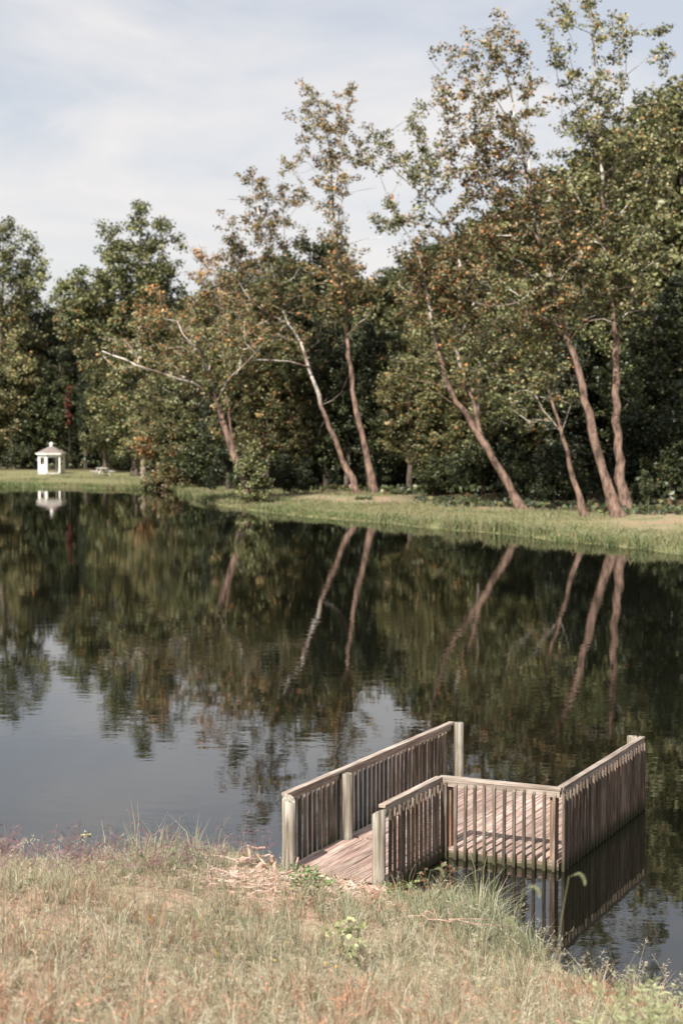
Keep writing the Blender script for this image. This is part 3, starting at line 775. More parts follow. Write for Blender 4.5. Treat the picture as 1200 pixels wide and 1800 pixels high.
# far trees up on the hillside
for i in range(26):
    px = 640 + i * 26; Y = 215 + rng.uniform(-15, 25)
    top = np.interp(px, [640, 720, 800, 900, 1000, 1100, 1300], [485, 455, 400, 345, 300, 215, 110]) + rng.uniform(-8, 22)
    p0 = at_y(px, top, Y); h = p0[2] - ground_z(p0[0], Y)
    place(WOOD, ['dark','green','dark','olive'][i % 4], px, top, Y, float(np.clip(18 / max(h, 6), .6, 1.6)), WL, 'distant trees on the hillside')
G2 = 'shrubs along the foot of the wood'
shr = [('dark',-10,770,190),('green',30,775,189),('light',50,762,188),('dark',125,780,188),('green',140,760,189),('dark',165,790,188),('green',205,790,184),('dark',225,800,180),
       ('green',350,790,136),('dark',372,800,132),('dark',500,790,124),('dark',535,800,122),('green',560,790,122),('dark',590,800,122),('dark',680,800,116),('green',712,790,114),('dark',735,800,112),
       ('green',760,770,112),('green',790,800,110),('dark',818,790,109),('green',845,770,108),('dark',880,760,108),('green',905,810,105),('green',950,780,105),('dark',975,770,104),('green',1010,800,102),
       ('dark',1055,790,103),('green',1130,800,100),('green',1165,760,103),('green',1185,740,99),('green',1205,760,98),('dark',1115,760,104),('green',1160,690,104),('dark',1220,700,102),('dark',940,830,104)]
for k, px, top, Y in shr: place(SHRUB, k, px, top + rng.uniform(-35, 38), Y + rng.uniform(-1, 9) + (9 if 540 < px < 740 else 0), rng.uniform(.8, 1.4), SL, G2)

groups = {}
for o_, lb_, g_, px_ in placed:
    pl_ = next(t_ for x_, t_ in PLACES if px_ < x_)
    if g_.startswith('small'): pl_ = 'at the water edge, ' + pl_.replace('behind', 'before')
    if g_.startswith('distant'): pl_ = 'on the hillside, ' + pl_
    groups.setdefault((lb_, pl_, g_), []).append((px_, o_))
for (lb_, pl_, g_), m_ in groups.items():
    m_.sort(key=lambda t_: t_[0])
    for k_, (px_, o_) in enumerate(m_):
        o_['label'] = (ORD[k_] + ' ' if len(m_) > 1 else '') + lb_ + ' ' + pl_

# ------------------------------------------------------------------ far bank grass
def blades(P, h, w, lean, c_base, c_tip, az=None):
    """curved grass blades, three triangles each"""
    n = len(P)
    az = rng.uniform(0, 2 * math.pi, n) if az is None else az
    fa = rng.uniform(0, 2 * math.pi, n)
    side = np.stack([np.cos(fa), np.sin(fa), np.zeros(n)], 1) * (w / 2)[:, None]
    ld = np.stack([np.cos(az), np.sin(az), np.zeros(n)], 1) * (lean * h)[:, None]
    upv = np.zeros((n, 3)); upv[:, 2] = h
    mid = P + upv * .55 + ld * .3
    tip = P + upv * (1 - .35 * lean[:, None]) + ld
    V = np.stack([P - side, P + side, mid - side * .8, mid + side * .8, tip], 1).reshape(-1, 3)
    b_ = np.arange(n)[:, None] * 5
    Fc = np.concatenate([b_ + [0, 1, 3], b_ + [0, 3, 2], b_ + [2, 3, 4]], 1).reshape(-1, 3)
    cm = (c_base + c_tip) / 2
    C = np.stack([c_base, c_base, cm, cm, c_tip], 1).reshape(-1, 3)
    return V, Fc, C

def scatter_far(n, x0, x1, y0, y1, smax):
    X = rng.uniform(x0, x1, n); Y = rng.uniform(y0, y1, n)
    s = sdist(X, Y); ok = (s > 0.02) & (s < smax)
    X, Y, s = X[ok], Y[ok], s[ok]
    return X, Y, s

X, Y, s = scatter_far(520000, -48, 26, 66, 196, 22)
keep = rng.uniform(size=len(X)) < np.clip(1.15 - s / 24, .25, 1) * np.where(X < -14, 1, 1 - .92 * smooth(9, 14, s + seg_noise(X, Y, .4, .2))) * np.clip(1 - 1.15 * smooth(2.5, 7, s) * smooth(-.45, .35, seg_noise(X, Y, .31, 3.3)), .05, 1)
X, Y, s = X[keep][:115000], Y[keep][:115000], s[keep][:115000]
Xe, Ye, se = scatter_far(900000, -48, 26, 66, 165, 1.1)
_e = seg_noise(Xe, Ye, 1.3, 4.2) + .6 * seg_noise(Xe, Ye, .45, 1.2) > -.35
Xe, Ye, se = Xe[_e], Ye[_e], se[_e]
X, Y, s = np.concatenate([X, Xe[:30000]]), np.concatenate([Y, Ye[:30000]]), np.concatenate([s, se[:30000]])
Z = terrain(X, Y, s)
patch = seg_noise(X, Y, .23, .7) * .5 + seg_noise(X, Y, .9, 2.2) * .3
h = rng.uniform(.12, .34, len(X)) * (1 + .7 * np.exp(-s / 1.2) * (1 + 1.2 * seg_noise(X, Y, 1.1, 5.0))) * (1 + .55 * patch)
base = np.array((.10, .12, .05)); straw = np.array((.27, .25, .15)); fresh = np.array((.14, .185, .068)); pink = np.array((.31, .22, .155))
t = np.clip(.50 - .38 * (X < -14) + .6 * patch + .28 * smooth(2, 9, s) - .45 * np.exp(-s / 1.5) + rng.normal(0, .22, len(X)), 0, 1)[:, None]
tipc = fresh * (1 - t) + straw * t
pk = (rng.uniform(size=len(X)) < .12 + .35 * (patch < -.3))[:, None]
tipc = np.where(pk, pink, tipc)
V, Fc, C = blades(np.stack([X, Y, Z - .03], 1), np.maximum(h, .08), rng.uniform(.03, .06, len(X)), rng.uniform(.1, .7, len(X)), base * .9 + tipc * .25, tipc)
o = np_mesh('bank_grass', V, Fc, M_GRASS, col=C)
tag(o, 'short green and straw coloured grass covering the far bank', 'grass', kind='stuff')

X = rng.uniform(-50, 45, 160000); Y = rng.uniform(80, 235, 160000); s = sdist(X, Y)
ok = np.where(X < -14, s > 35, s > 10.5 + 2.5 * seg_noise(X, Y, .33, 2.2)) & (rng.uniform(size=len(X)) < np.clip(np.exp(-(s - 16) / 30), 0, 1)); X, Y, s = X[ok], Y[ok], s[ok]
hu = 1.9 * np.clip(.55 + .5 * seg_noise(X, Y, .5, .9), .12, 1.5) * np.where(X < -14, 1, .22 + .78 * smooth(12, 19, s))
P = np.stack([X, Y, terrain(X, Y, s) + hu * rng.uniform(0, 1, len(X)) ** .7], 1)
V, Fc, C = leaf_cloud(P, .36, pick_cols(len(P), [(3, DEEP), (2, GREEN), (.6, OLIVE), (.3, BROWN)]), .3)
tag(np_mesh('undergrowth', V, Fc, M_LEAF, col=C), 'dark tangled undergrowth on the floor of the wood', 'undergrowth', kind='stuff')

nf = 110000
X = rng.uniform(-75, 75, nf); Y = rng.uniform(222, 300, nf)
P = np.stack([X, Y, terrain(X, Y) + (11 + 3 * seg_noise(X, Y, .22, 2.7)) * rng.uniform(0, 1, nf) ** .8], 1)
V, Fc, C = leaf_cloud(P, .95, pick_cols(nf, [(3, DEEP), (2, GREEN), (1, OLIVE)]), .3)
tag(np_mesh('far_forest', V, Fc, M_LEAF, col=C), 'dense forest continuing far behind the wood of the bank', 'forest', kind='stuff')

# ------------------------------------------------------------------ gazebo, picnic table, old post
gb = at_y(91, 832, 178); gb[2] = ground_z(gb[0], gb[1])
gz_ = empty('gazebo', gb, R(18))
Rg, Hw = 1.36, 2.15
ang = [R(60 * k + 0) for k in range(6)]
C6 = [(Rg * math.cos(a), Rg * math.sin(a)) for a in ang]
MB().add([(x * 1.04, y * 1.04, z) for z in (-.3, .14) for x, y in C6], [tuple(range(6))[::-1], tuple(range(6, 12))] + [(k, (k + 1) % 6, 6 + (k + 1) % 6, 6 + k) for k in range(6)]).build('floor_slab', M_GREYW, gz_)
for k in range(6):
    x, y = C6[k]
    MB().box(x - .08, x + .08, y - .08, y + .08, .14, Hw + .1).build('post', M_WHITE, gz_)
    (x0, y0), (x1, y1) = C6[k], C6[(k + 1) % 6]
    d = np.array([x1 - x0, y1 - y0]); Ln = np.linalg.norm(d); d /= Ln; a = math.atan2(d[1], d[0])
    def wallpiece(s0, s1, z0, z1, name, mat):
        o = MB().box(s0, s1, -.03, .03, z0, z1).build(name, mat, gz_)
        o.location = (x0, y0, 0); o.rotation_euler = (0, 0, a)
        return o
    if k in (3, 5):
        wallpiece(.09, Ln - .09, .15, 1.0, 'half_wall', M_WHITE)
        wallpiece(.09, .30, 1.0, 1.78, 'jamb', M_WHITE); wallpiece(Ln - .30, Ln - .09, 1.0, 1.78, 'jamb', M_WHITE)
    wallpiece(.09, Ln - .09, 1.78, Hw, 'header', M_WHITE)
rf = [(1.2 * x, 1.2 * y, Hw + .05) for x, y in C6] + [(1.2 * x, 1.2 * y, Hw + .11) for x, y in C6] + [(.14 * x, .14 * y, Hw + .82) for x, y in C6]
MB().add(rf, [tuple(range(6))[::-1], tuple(range(12, 18))] + [(6 + k, 6 + (k + 1) % 6, 12 + (k + 1) % 6, 12 + k) for k in range(6)] + [(k, (k + 1) % 6, 6 + (k + 1) % 6, 6 + k) for k in range(6)]).build('roof', M_ROOF, gz_)
for k in range(6):
    (x0, y0), (x1, y1) = C6[k], C6[(k + 1) % 6]
    P = [(1.215 * x0, 1.215 * y0, Hw - .06), (1.215 * x1, 1.215 * y1, Hw - .06), (1.215 * x1, 1.215 * y1, Hw + .1), (1.215 * x0, 1.215 * y0, Hw + .1)]
    P2 = [(1.24 / 1.215 * a_, 1.24 / 1.215 * b_, c_) for a_, b_, c_ in P]
    MB().add(P + P2, [(0, 1, 2, 3), (7, 6, 5, 4), (0, 4, 5, 1), (3, 2, 6, 7), (0, 3, 7, 4), (1, 5, 6, 2)]).build('fascia', M_WHITE, gz_)
cu = MB()
for z0, z1, r0, r1 in ((Hw + .76, Hw + 1.04, .19, .19), (Hw + 1.04, Hw + 1.12, .26, .2), (Hw + 1.12, Hw + 1.26, .2, .03)):
    cu.tube([(0, 0, z0), (0, 0, z1)], [r0, r1], 8)
cu.build('cupola', M_WHITE, gz_)
tag(gz_, 'small white six sided gazebo with brown roof and white cupola beside the water', 'gazebo')

tb = at_y(180, 829, 172); tb[2] = ground_z(tb[0], tb[1])
pt = empty('picnic_table', tb, R(24))
for k in range(5): MB().box(-.40 + k * .162, -.40 + k * .162 + .15, -1.0, 1.0, .78, .83).build('tabletop_board', M_GREYW, pt)
for sx in (-1, 1):
    MB().box(sx * .93 - .15, sx * .93 + .15, -1.0, 1.0, .46, .51).build('bench', M_GREYW, pt)
for sy in (-.7, .7):
    for sx in (-1, 1):
        MB().tube([(sx * .70, sy, -.08), (sx * .26, sy, .78)], [.055, .055], 4).build('leg', M_GREYW, pt)
    MB().box(-1.0, 1.0, sy + .03, sy + .08, .36, .46).build('bench_support', M_GREYW, pt)
tag(pt, 'pale weathered picnic table with attached benches on the grass near the gazebo', 'picnic table')

ob = at_y(252, 832, 160); ob[2] = ground_z(ob[0], ob[1])
op = empty('wooden_post', ob, R(10))
MB().tube([(0, 0, -.3), (.02, 0, 1.0), (.04, 0, 2.0)], [.27, .255, .25], 10).build('shaft', M_BROWNW, op)
MB().tube([(.04, 0, 2.0), (.04, 0, 2.06)], [.28, .22], 10).build('cap', M_BROWNW, op)
tag(op, 'thick grey brown wooden post standing on the spit beside the drooping tree', 'post')

# red creeper on a dim trunk near the gazebo
cb = at_y(122, 800, 189); cb[2] = ground_z(cb[0], cb[1])
vr = empty('creeper_vine', cb)
top = at_y(123, 680, 189)[2] - cb[2]
stemP = np.array([(0, 0, -.3), (.1, 0, top * .4), (-.05, 0, top * .75), (.05, 0, top)])
tips = [(rng.normal(0, .2), rng.normal(-.2, .2), rng.uniform(.42, 1) ** .8 * top) for _ in range(26)]
_, last = grow([(stemP, np.array([.10, .08, .05, .03]))], tips, root=vr, name='stem', bark=(B_DARK * .4, B_DARK * .4), white_r=.01)
foliage(last, lambda i: [(3, RED), (2, (.10, .02, .02)), (1, BROWN)], 12, .3, .2, vr, name='foliage')
tag(vr, 'deep red creeper climbing a bare stem to the right of the gazebo', 'creeper')

# ------------------------------------------------------------------ the dock
DA = R(26.0)
dock = empty('wooden_dock', (2.815, 21.196, 0.0), -DA)      # local x runs along the front fence, local y out over the water
tag(dock, 'weathered wooden dock with slatted railings and a short ramp from the near bank', 'dock')
DZ = 0.135                                                   # deck surface
XL, XR, XI, YB, YR = -3.05, -0.005, -1.615, 3.84, -1.86      # left, right, inner corner of the ramp; back; ramp start

def plank_mesh(L, w, seed):
    """a deck board along y: slightly cupped and uneven"""
    r_ = np.random.default_rng(seed)
    k = 7; mb = MB(); ys = np.linspace(0, L, k)
    V = []
    for y in ys:
        e = r_.normal(0, .0012); z = r_.normal(0, .0018)
        V += [(e, y, -.038), (w + e, y, -.038), (w + e, y, z - .004), (w - .005 + e, y, z), (.005 + e, y, z), (e, y, z - .004)]
    Fc = []
    for i in range(k - 1):
        a = i * 6
        Fc += [(a + j, a + (j + 1) % 6, a + 6 + (j + 1) % 6, a + 6 + j) for j in range(6)]
    Fc += [(5, 4, 3, 2, 1, 0), tuple((k - 1) * 6 + j for j in range(6))]
    Fc = [f_[::-1] for f_ in Fc]
    me_o = mb.add(V, Fc)
    me = bpy.data.meshes.new('plank'); me.from_pydata(me_o.v, [], me_o.f); me.materials.append(M_DECK); me.update()
    return me

def put(name, me, loc, parent, rz=0.0, rx=0.0):
    o = bpy.data.objects.new(name, me); COL.objects.link(o); o.parent = parent
    o.location = loc; o.rotation_euler = (rx, 0, rz)
    return o

n_pl = 21; pw = (XR - XL) / n_pl
plats = [plank_mesh(YB - .01, pw - .008, 10 + i) for i in range(4)]
ramps = [plank_mesh(1.80, pw - .008, 30 + i) for i in range(4)]
for i in range(n_pl):
    x = XL + i * pw
    put('plank', plats[i % 4], (x, .03 + rng.normal(0, .004), DZ + rng.normal(0, .0025)), dock, rng.normal(0, .0008))
    if x + pw < XI + .07:
        put('plank', ramps[(i + 1) % 4], (x, YR + .01 + rng.normal(0, .02), DZ + rng.normal(0, .003)), dock, rng.normal(0, .001), 0)

# rim joists, proud of nothing, under the planks
MB().box(XI + .03, XR + .0, .032, .07, -.14, DZ - .04).build('rim_joist', M_RIM, dock)
for x0, y0, y1 in ((XR - .036, .073, YB - .05), (XL + .002, YR + .05, YB - .05), (XI - .02, YR + .05, .03)):
    MB().box(x0, x0 + .036, y0, y1, -.14, DZ - .04).build('rim_joist', M_RIM, dock)
MB().box(XL + .04, XR - .04, YB - .048, YB - .01, -.14, DZ - .04).build('rim_joist', M_RIM, dock)
for y in (.9, 1.8, 2.8):
    MB().box(XL + .04, XR - .04, y, y + .038, -.12, DZ - .042).build('floor_joist', M_RIM, dock)

bal_box = []
def baluster_mesh(dx, dy, var):
    """2x2 slat with its top cut at a slant; the high side is the one away from (dx, dy)"""
    w = .019; r_ = np.random.default_rng(var); z1 = 1.035
    tw = r_.normal(0, .0025, 8)
    V = [(sx * w + tw[0 if z < .5 else 1] , sy * w, z) for z in (-.035,) for sx, sy in ((-1,-1),(1,-1),(1,1),(-1,1))]
    for sx, sy in ((-1,-1),(1,-1),(1,1),(-1,1)):
        V.append((sx * w, sy * w, z1 - .036 * (0.5 + .5 * (sx * dx + sy * dy))))
    me = bpy.data.meshes.new('baluster')
    me.from_pydata(V, [], [(3,2,1,0),(4,5,6,7),(0,1,5,4),(1,2,6,5),(2,3,7,6),(3,0,4,7)])
    me.materials.append(M_BAL); me.update()
    return me

def fence(name, p0, p1, outx, outy, first, count, cap_ext=(0.0, 0.0), label=None):
    """a railing: cap board (the part), rail board and slats (its sub-parts); out = the side that carries the slats"""
    p0, p1 = np.array(p0, float), np.array(p1, float)
    along = (p1 - p0) / np.linalg.norm(p1 - p0); o2 = np.array([outx, outy], float)
    isx = abs(along[0]) > .5
    def boxed(a0, a1, o0, o1, z0, z1, nm, mat, par, b=0.0):
        q0 = p0 + along * a0 + o2 * o0; q1 = p0 + along * a1 + o2 * o1
        return MB().box(min(q0[0], q1[0]), max(q0[0], q1[0]), min(q0[1], q1[1]), max(q0[1], q1[1]), z0, z1, b).build(nm, mat, par)
    Ln = np.linalg.norm(p1 - p0)
    mt = M_RAILX if isx else M_RAIL
    cap = boxed(-cap_ext[0], Ln + cap_ext[1], -.078, .014, 1.062, 1.100, name, mt, dock, .004)
    boxed(-cap_ext[0] * .5, Ln + cap_ext[1] * .5, -.030, .008, .972, 1.0605, 'rail_board', mt, cap)
    ms = [baluster_mesh(outx, outy, 5 + i) for i in range(3)]
    st = (Ln - 2 * first) / (count - 1)
    for i in range(count):
        q_ = p0 + along * (first + st * i + rng.normal(0, .003)) + o2 * (.0285)
        o = put('baluster', ms[i % 3], (q_[0], q_[1], rng.normal(0, .006)), cap, 0)
        o.rotation_euler = (rng.normal(0, .004), rng.normal(0, .004), rng.normal(0, .03))
    return cap

fence('railing', (XI - .0, 0.0), (0.0, 0.0), 0, -1, .05, 12, (.06, .03))
fence('railing', (.03, -.0), (.03, YB + .06), 1, 0, .045, 28, (-.083, .05))
fence('railing', (XI - .02, YR + .06), (XI - .02, -.0), 1, 0, .06, 13, (.06, -.016))
fence('railing', (XL - .04, YR + .10), (XL - .04, YB - .03), -1, 0, .05, 39, (.05, .03))

def round_post(x, y, r, ztop, slant=0.0, zb=-1.2):
    n = 16; mb = MB()
    zs = [zb, -.2, .1, .4, .7, ztop - .008, ztop]
    V = []
    ph = rng.uniform(0, 6)
    for k, z in enumerate(zs):
        for j in range(n):
            a = 2 * math.pi * j / n
            rr = r * (1 + .025 * math.sin(3 * a + ph + z) + .015 * math.sin(7 * a + ph)) * (1.05 - .05 * z)
            if k == len(zs) - 1: rr -= .007
            zz = z + (slant * math.cos(a - R(150)) if k >= len(zs) - 2 else 0)
            V.append((x + rr * math.cos(a), y + rr * math.sin(a), zz))
    Fc = [(k * n + j, k * n + (j + 1) % n, (k + 1) * n + (j + 1) % n, (k + 1) * n + j) for k in range(len(zs) - 1) for j in range(n)]
    top_ = V[-n:]; Fc.append(tuple(len(V) + j for j in range(n))); V = V + list(top_)
    o = mb.add(V, Fc).build('round_post', M_POST, dock, True)
    for pl in o.data.polygons:
        if len(pl.vertices) > 4: pl.use_smooth = False
    return o
PR = .079
round_post(XL - .002 + PR + .0, YR - .0, PR + .006, 1.045, .05)
round_post(XL - .002 + PR, -.16, PR, 1.045, .0)
round_post(XL - .002 + PR + .02, YB + .03, PR, 1.085, .0)
round_post(XI - .055, YR - .09, PR + .004, 1.02, -.05)
round_post(-.03 - PR, YB - .05, PR, 1.12, .0)
for x, y in ((XI + .048, .095), (-.088, .095)):
    MB().box(x - .045, x + .045, y - .045, y + .045, DZ + .002, .97).build('square_post', M_SQ, dock)
    MB().box(x - .045, x + .045, y - .018, y + .045, -1.2, DZ - .05).build('piling', M_SQ, dock)

# ------------------------------------------------------------------ near bank: grass
def near_pts(n, dens=None, x0=-6.5, x1=7.0, y0=7.2, y1=24.5):
    X = rng.uniform(x0, x1, n); Y = rng.uniform(y0, y1, n)
    s = sdist(X, Y)
    ok = (s > .03) & (np.abs(X) < .235 * Y + .9)
    X, Y, s = X[ok], Y[ok], s[ok]
    # not on the ramp
    dx, dy = X - 2.815, Y - 21.196
    lx = dx * math.cos(-DA) + dy * math.sin(-DA); ly = -dx * math.sin(-DA) + dy * math.cos(-DA)
    ok = ~((lx > XL - .02) & (lx < XI + .02) & (ly > YR + .02)) & ~((lx > XI) & (ly > -.08))
    return X[ok], Y[ok], s[ok]

def heap(X, Y, px, py, r):
    c = near_hit(px, py); return np.exp(-((X - c[0]) ** 2 + (Y - c[1]) ** 2) / r ** 2)

def near_hit(px, py):
    d = ray(px, py); ys = np.arange(5, 30, .03)
    P = np.array([0, 0, CAM_H]) + d * (ys / d[1])[:, None]
    ok = P[:, 2] <= np.maximum(terrain(P[:, 0], P[:, 1]), 0)
    return P[int(np.argmax(ok))]

X, Y, s = near_pts(640000)
p1 = seg_noise(X, Y, .8, .3) * .5; p2 = seg_noise(X, Y, 2.6, 1.7) * .5
debris = np.clip(heap(X, Y, 470, 1560, .75) + .8 * heap(X, Y, 400, 1535, .45) + .9 * heap(X, Y, 610, 1560, .5), 0, 1)
bare = np.clip(heap(X, Y, 300, 1580, .55) + heap(X, Y, 230, 1575, .4) + .6 * heap(X, Y, 60, 1610, .5), 0, 1)
lush = np.clip(1.2 * heap(X, Y, 330, 1530, .7) + heap(X, Y, 800, 1615, .8) + heap(X, Y, 880, 1655, .65) + .35 * heap(X, Y, 590, 1610, .5) + .8 * heap(X, Y, 250, 1530, .5), 0, 1)
low = np.clip(heap(X, Y, 600, 1555, .8) + heap(X, Y, 700, 1575, .6) + heap(X, Y, 510, 1540, .5) + .8 * heap(X, Y, 460, 1540, .6), 0, 1)
keep = rng.uniform(size=len(X)) < np.clip(1 - .93 * debris - .8 * bare + .3 * (p2 > .3), .04, 1) * np.clip(.62 + .5 * p2 + .5 * lush, .35, 1)
X, Y, s, p1, p2, lush, bare, low = [a[keep] for a in (X, Y, s, p1, p2, lush, bare, low)]
n = len(X)
tuft = rng.uniform(size=n) < .5                                  # half of the blades gather in tufts
cellx = np.round(X / .22).astype(int); celly = np.round(Y / .22).astype(int)
cx_ = (cellx + .45 * np.sin(celly * 12.9 + cellx * 4.1)) * .22; cy_ = (celly + .45 * np.sin(cellx * 7.3 + celly * 3.7)) * .22
pull = np.where(tuft, .72, 0)
X = X + (cx_ - X) * pull; Y = Y + (cy_ - Y) * pull
s = sdist(X, Y); okk = s > .02
X, Y, s, p1, p2, lush, bare, low, tuft, cx_, cy_, cellx, celly = [a[okk] for a in (X, Y, s, p1, p2, lush, bare, low, tuft, cx_, cy_, cellx, celly)]
n = len(X)
tuft_h = (.55 + .9 * (np.sin(cellx * 91.7 + celly * 37.3) * 4373.1 % 1.0)); tuft_c = np.sin(cellx * 53.1 + celly * 17.9) * 9731.7 % 1.0
tuft_az = np.where(tuft, np.arctan2(Y - cy_, X - cx_) + rng.normal(0, .5, n), rng.uniform(0, 6.283, n))
Z = terrain(X, Y, s)
far_f = smooth(10, 19, Y)
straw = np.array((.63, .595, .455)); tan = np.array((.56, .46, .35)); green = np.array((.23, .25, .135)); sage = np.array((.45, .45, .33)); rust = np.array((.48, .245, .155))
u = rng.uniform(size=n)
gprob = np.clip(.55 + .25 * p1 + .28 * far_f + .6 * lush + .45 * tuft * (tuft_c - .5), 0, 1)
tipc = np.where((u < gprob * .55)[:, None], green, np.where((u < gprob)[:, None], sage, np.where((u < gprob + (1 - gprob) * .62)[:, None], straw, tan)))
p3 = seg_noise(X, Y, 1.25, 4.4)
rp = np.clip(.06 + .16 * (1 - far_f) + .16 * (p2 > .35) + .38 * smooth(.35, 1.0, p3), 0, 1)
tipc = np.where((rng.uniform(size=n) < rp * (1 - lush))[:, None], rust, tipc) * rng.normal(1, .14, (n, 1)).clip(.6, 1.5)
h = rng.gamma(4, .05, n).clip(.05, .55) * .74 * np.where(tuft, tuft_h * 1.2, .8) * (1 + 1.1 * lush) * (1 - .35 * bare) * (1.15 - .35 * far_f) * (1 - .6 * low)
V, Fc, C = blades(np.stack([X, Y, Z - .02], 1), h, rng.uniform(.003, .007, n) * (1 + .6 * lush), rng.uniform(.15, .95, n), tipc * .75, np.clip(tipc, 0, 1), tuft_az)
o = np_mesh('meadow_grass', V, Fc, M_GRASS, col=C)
tag(o, 'dry straw and green meadow grass covering the near bank', 'grass', kind='stuff')
print('near blades', n)

# fine dry stalks with seed heads, blurred in front
def stalks(name, label, pts, hgt, lean, c_stem, c_head, head_len, head_w, n_spike, seedw=.012, droop=.25):
    Vs, Fs, Cs, off = [], [], [], 0
    for (x, y, z), h_ in zip(pts, hgt):
        a = rng.uniform(0, 2 * math.pi); le = lean * rng.uniform(.3, 1.2)
        t = np.linspace(0, 1, 4)
        P = np.stack([x + math.cos(a) * le * h_ * t ** 2, y + math.sin(a) * le * h_ * t ** 2, z + h_ * t * (1 - droop * .3 * t)], 1)
        V, Fc = tube_arrays(P, np.linspace(.0022, .0012, 4), 3)
        cs = np.clip(np.array(c_stem) * rng.normal(1, .15), 0, 1); ch = np.clip(np.array(c_head) * rng.normal(1, .18), 0, 1)
        T = np.concatenate([Fc[:, [0, 1, 2]], Fc[:, [0, 2, 3]]])
        Vs.append(V); Fs.append(T + off); Cs.append(np.tile(cs, (len(V), 1))); off += len(V)
        k = n_spike
        f = rng.uniform(0, 1, k)
        base = P[-1] + (P[-2] - P[-1]) * (f * head_len / max(np.linalg.norm(P[-2] - P[-1]), 1e-3))[:, None]
        d = rng.normal(size=(k, 3)) * head_w; d[:, 2] = np.abs(d[:, 2]) * .8
        tip = base + d
        sd_ = rng.normal(size=(k, 3)); sd_ /= np.linalg.norm(sd_, axis=1, keepdims=True); sd_ *= seedw * .5
        mid = (base * .35 + tip * .65)
        V = np.stack([base, mid - sd_, tip, mid + sd_], 1).reshape(-1, 3)
        b_ = np.arange(k)[:, None] * 4
        Vs.append(V); Fs.append(np.concatenate([b_ + [0, 1, 2], b_ + [0, 2, 3]], 1).reshape(-1, 3) + off); Cs.append(np.tile(ch, (len(V), 1))); off += len(V)
    o = np_mesh(name, np.concatenate(Vs), np.concatenate(Fs), M_GRASS, col=np.concatenate(Cs))
    tag(o, label, 'grass', kind='stuff')
    return o

def ground_pts(n, px0, px1, y0, y1):
    Y = rng.uniform(y0, y1, n); px = rng.uniform(px0, px1, n); X = (px - 600) / F_PX * Y
    s = sdist(X, Y); ok = s > .1
    X, Y, s = X[ok], Y[ok], s[ok]
    return np.stack([X, Y, terrain(X, Y, s)], 1)

P = ground_pts(5200, -60, 470, 8.0, 16.5)
_h = rng.uniform(.5, 1.35, len(P))
_y = 900 - F_PX * ((P[:, 2] + _h - CAM_H) / P[:, 1] + math.tan(PITCH))
_k = np.nonzero((_y > 1405 + 100 * rng.uniform(size=len(P)) ** .45) & (_y < 1505))[0][:170]
P, _h = P[_k], _h[_k]
stalks('purpletop_grass', 'tall wispy grass with reddish purple seed heads in front of the water', P, _h, .12, (.30, .24, .18), (.19, .10, .12), .20, .04, 13, .009, 0.0)
P = ground_pts(2300, -80, 1300, 8.0, 18.5)
stalks('seeding_grass', 'dry straw coloured seeding grass standing above the meadow', P, rng.uniform(.22, .55, len(P)), .6, (.46, .42, .28), (.54, .49, .37), .12, .02, 12, .007)
P = ground_pts(230, -80, 1300, 8.0, 13.5)
stalks('rusty_weeds', 'rust red dry weeds among the pale meadow grass', P, rng.uniform(.2, .45, len(P)), .4, (.40, .26, .18), (.50, .27, .18), .16, .03, 16, .008)
P = ground_pts(80, 1060, 1260, 9.5, 12.5)
stalks('barnyard_grass', 'green heavy headed grass at the corner of the near bank', P, rng.uniform(.45, .95, len(P)), .45, (.30, .33, .17), (.40, .43, .24), .22, .035, 34, .014)

P = ground_pts(44, -60, 900, 9.5, 15.0); P[:, 2] += rng.uniform(.12, .3, len(P))
P = np.repeat(P, 4, 0) + rng.normal(0, .009, (len(P) * 4, 3))
V, Fc, C = leaf_cloud(P, .015, pick_cols(len(P), [(1, (.75, .45, .06))]), 1.0)
tag(np_mesh('yellow_wildflowers', V, Fc, M_GRASS, col=C), 'tiny scattered yellow wildflowers in the meadow grass', 'flowers', kind='stuff')

# single foxtail heads that arch in front of the dock
def foxtail(px, py, Yd, label, lean=1):
    top = at_y(px, py, Yd); gz0 = ground_z(top[0] - lean * .12, Yd)
    b0 = np.array([top[0] - lean * .14, Yd, gz0])
    r_ = empty('foxtail_grass', b0)
    T = top - b0
    P = np.array([(0, 0, -.05), (T[0] * .1, 0, T[2] * .4), (T[0] * .35, .01, T[2] * .8), (T[0] * .72, .01, T[2] * .99), (T[0], .01, T[2])])
    MB().tube(P, [.0022, .002, .0018, .0015, .0012], 4, (.33, .35, .2)).build('stem', M_GRASS, r_)
    Q = np.array([P[-1], P[-1] + [lean * .028, 0, .006], P[-1] + [lean * .052, 0, -.012], P[-1] + [lean * .064, 0, -.045], P[-1] + [lean * .066, 0, -.072]])
    n_ = 800; f = rng.uniform(0, 3.999, n_); i = f.astype(int); fr = (f - i)[:, None]
    base_ = Q[i] * (1 - fr) + Q[i + 1] * fr
    d = rng.normal(size=(n_, 3)); d /= np.linalg.norm(d, axis=1, keepdims=True)
    wd = .0165 * np.sin(np.clip(f / 4, .08, .93) * math.pi) ** .5
    tip = base_ + d * wd[:, None]
    sd_ = np.cross(d, rng.normal(size=(n_, 3))); sd_ /= np.linalg.norm(sd_, axis=1, keepdims=True); sd_ *= .0018
    V = np.stack([base_ - sd_, base_ + sd_, tip], 1).reshape(-1, 3)
    C = np.tile((.33, .35, .21), (len(V), 1)) * np.repeat(rng.normal(1, .15, (n_, 1)), 3, 0)
    np_mesh('seed_head', V, np.arange(len(V)).reshape(-1, 3), M_GRASS, r_, np.clip(C, 0, 1))
    tag(r_, label, 'grass', 'arching foxtail grasses of the near bank')
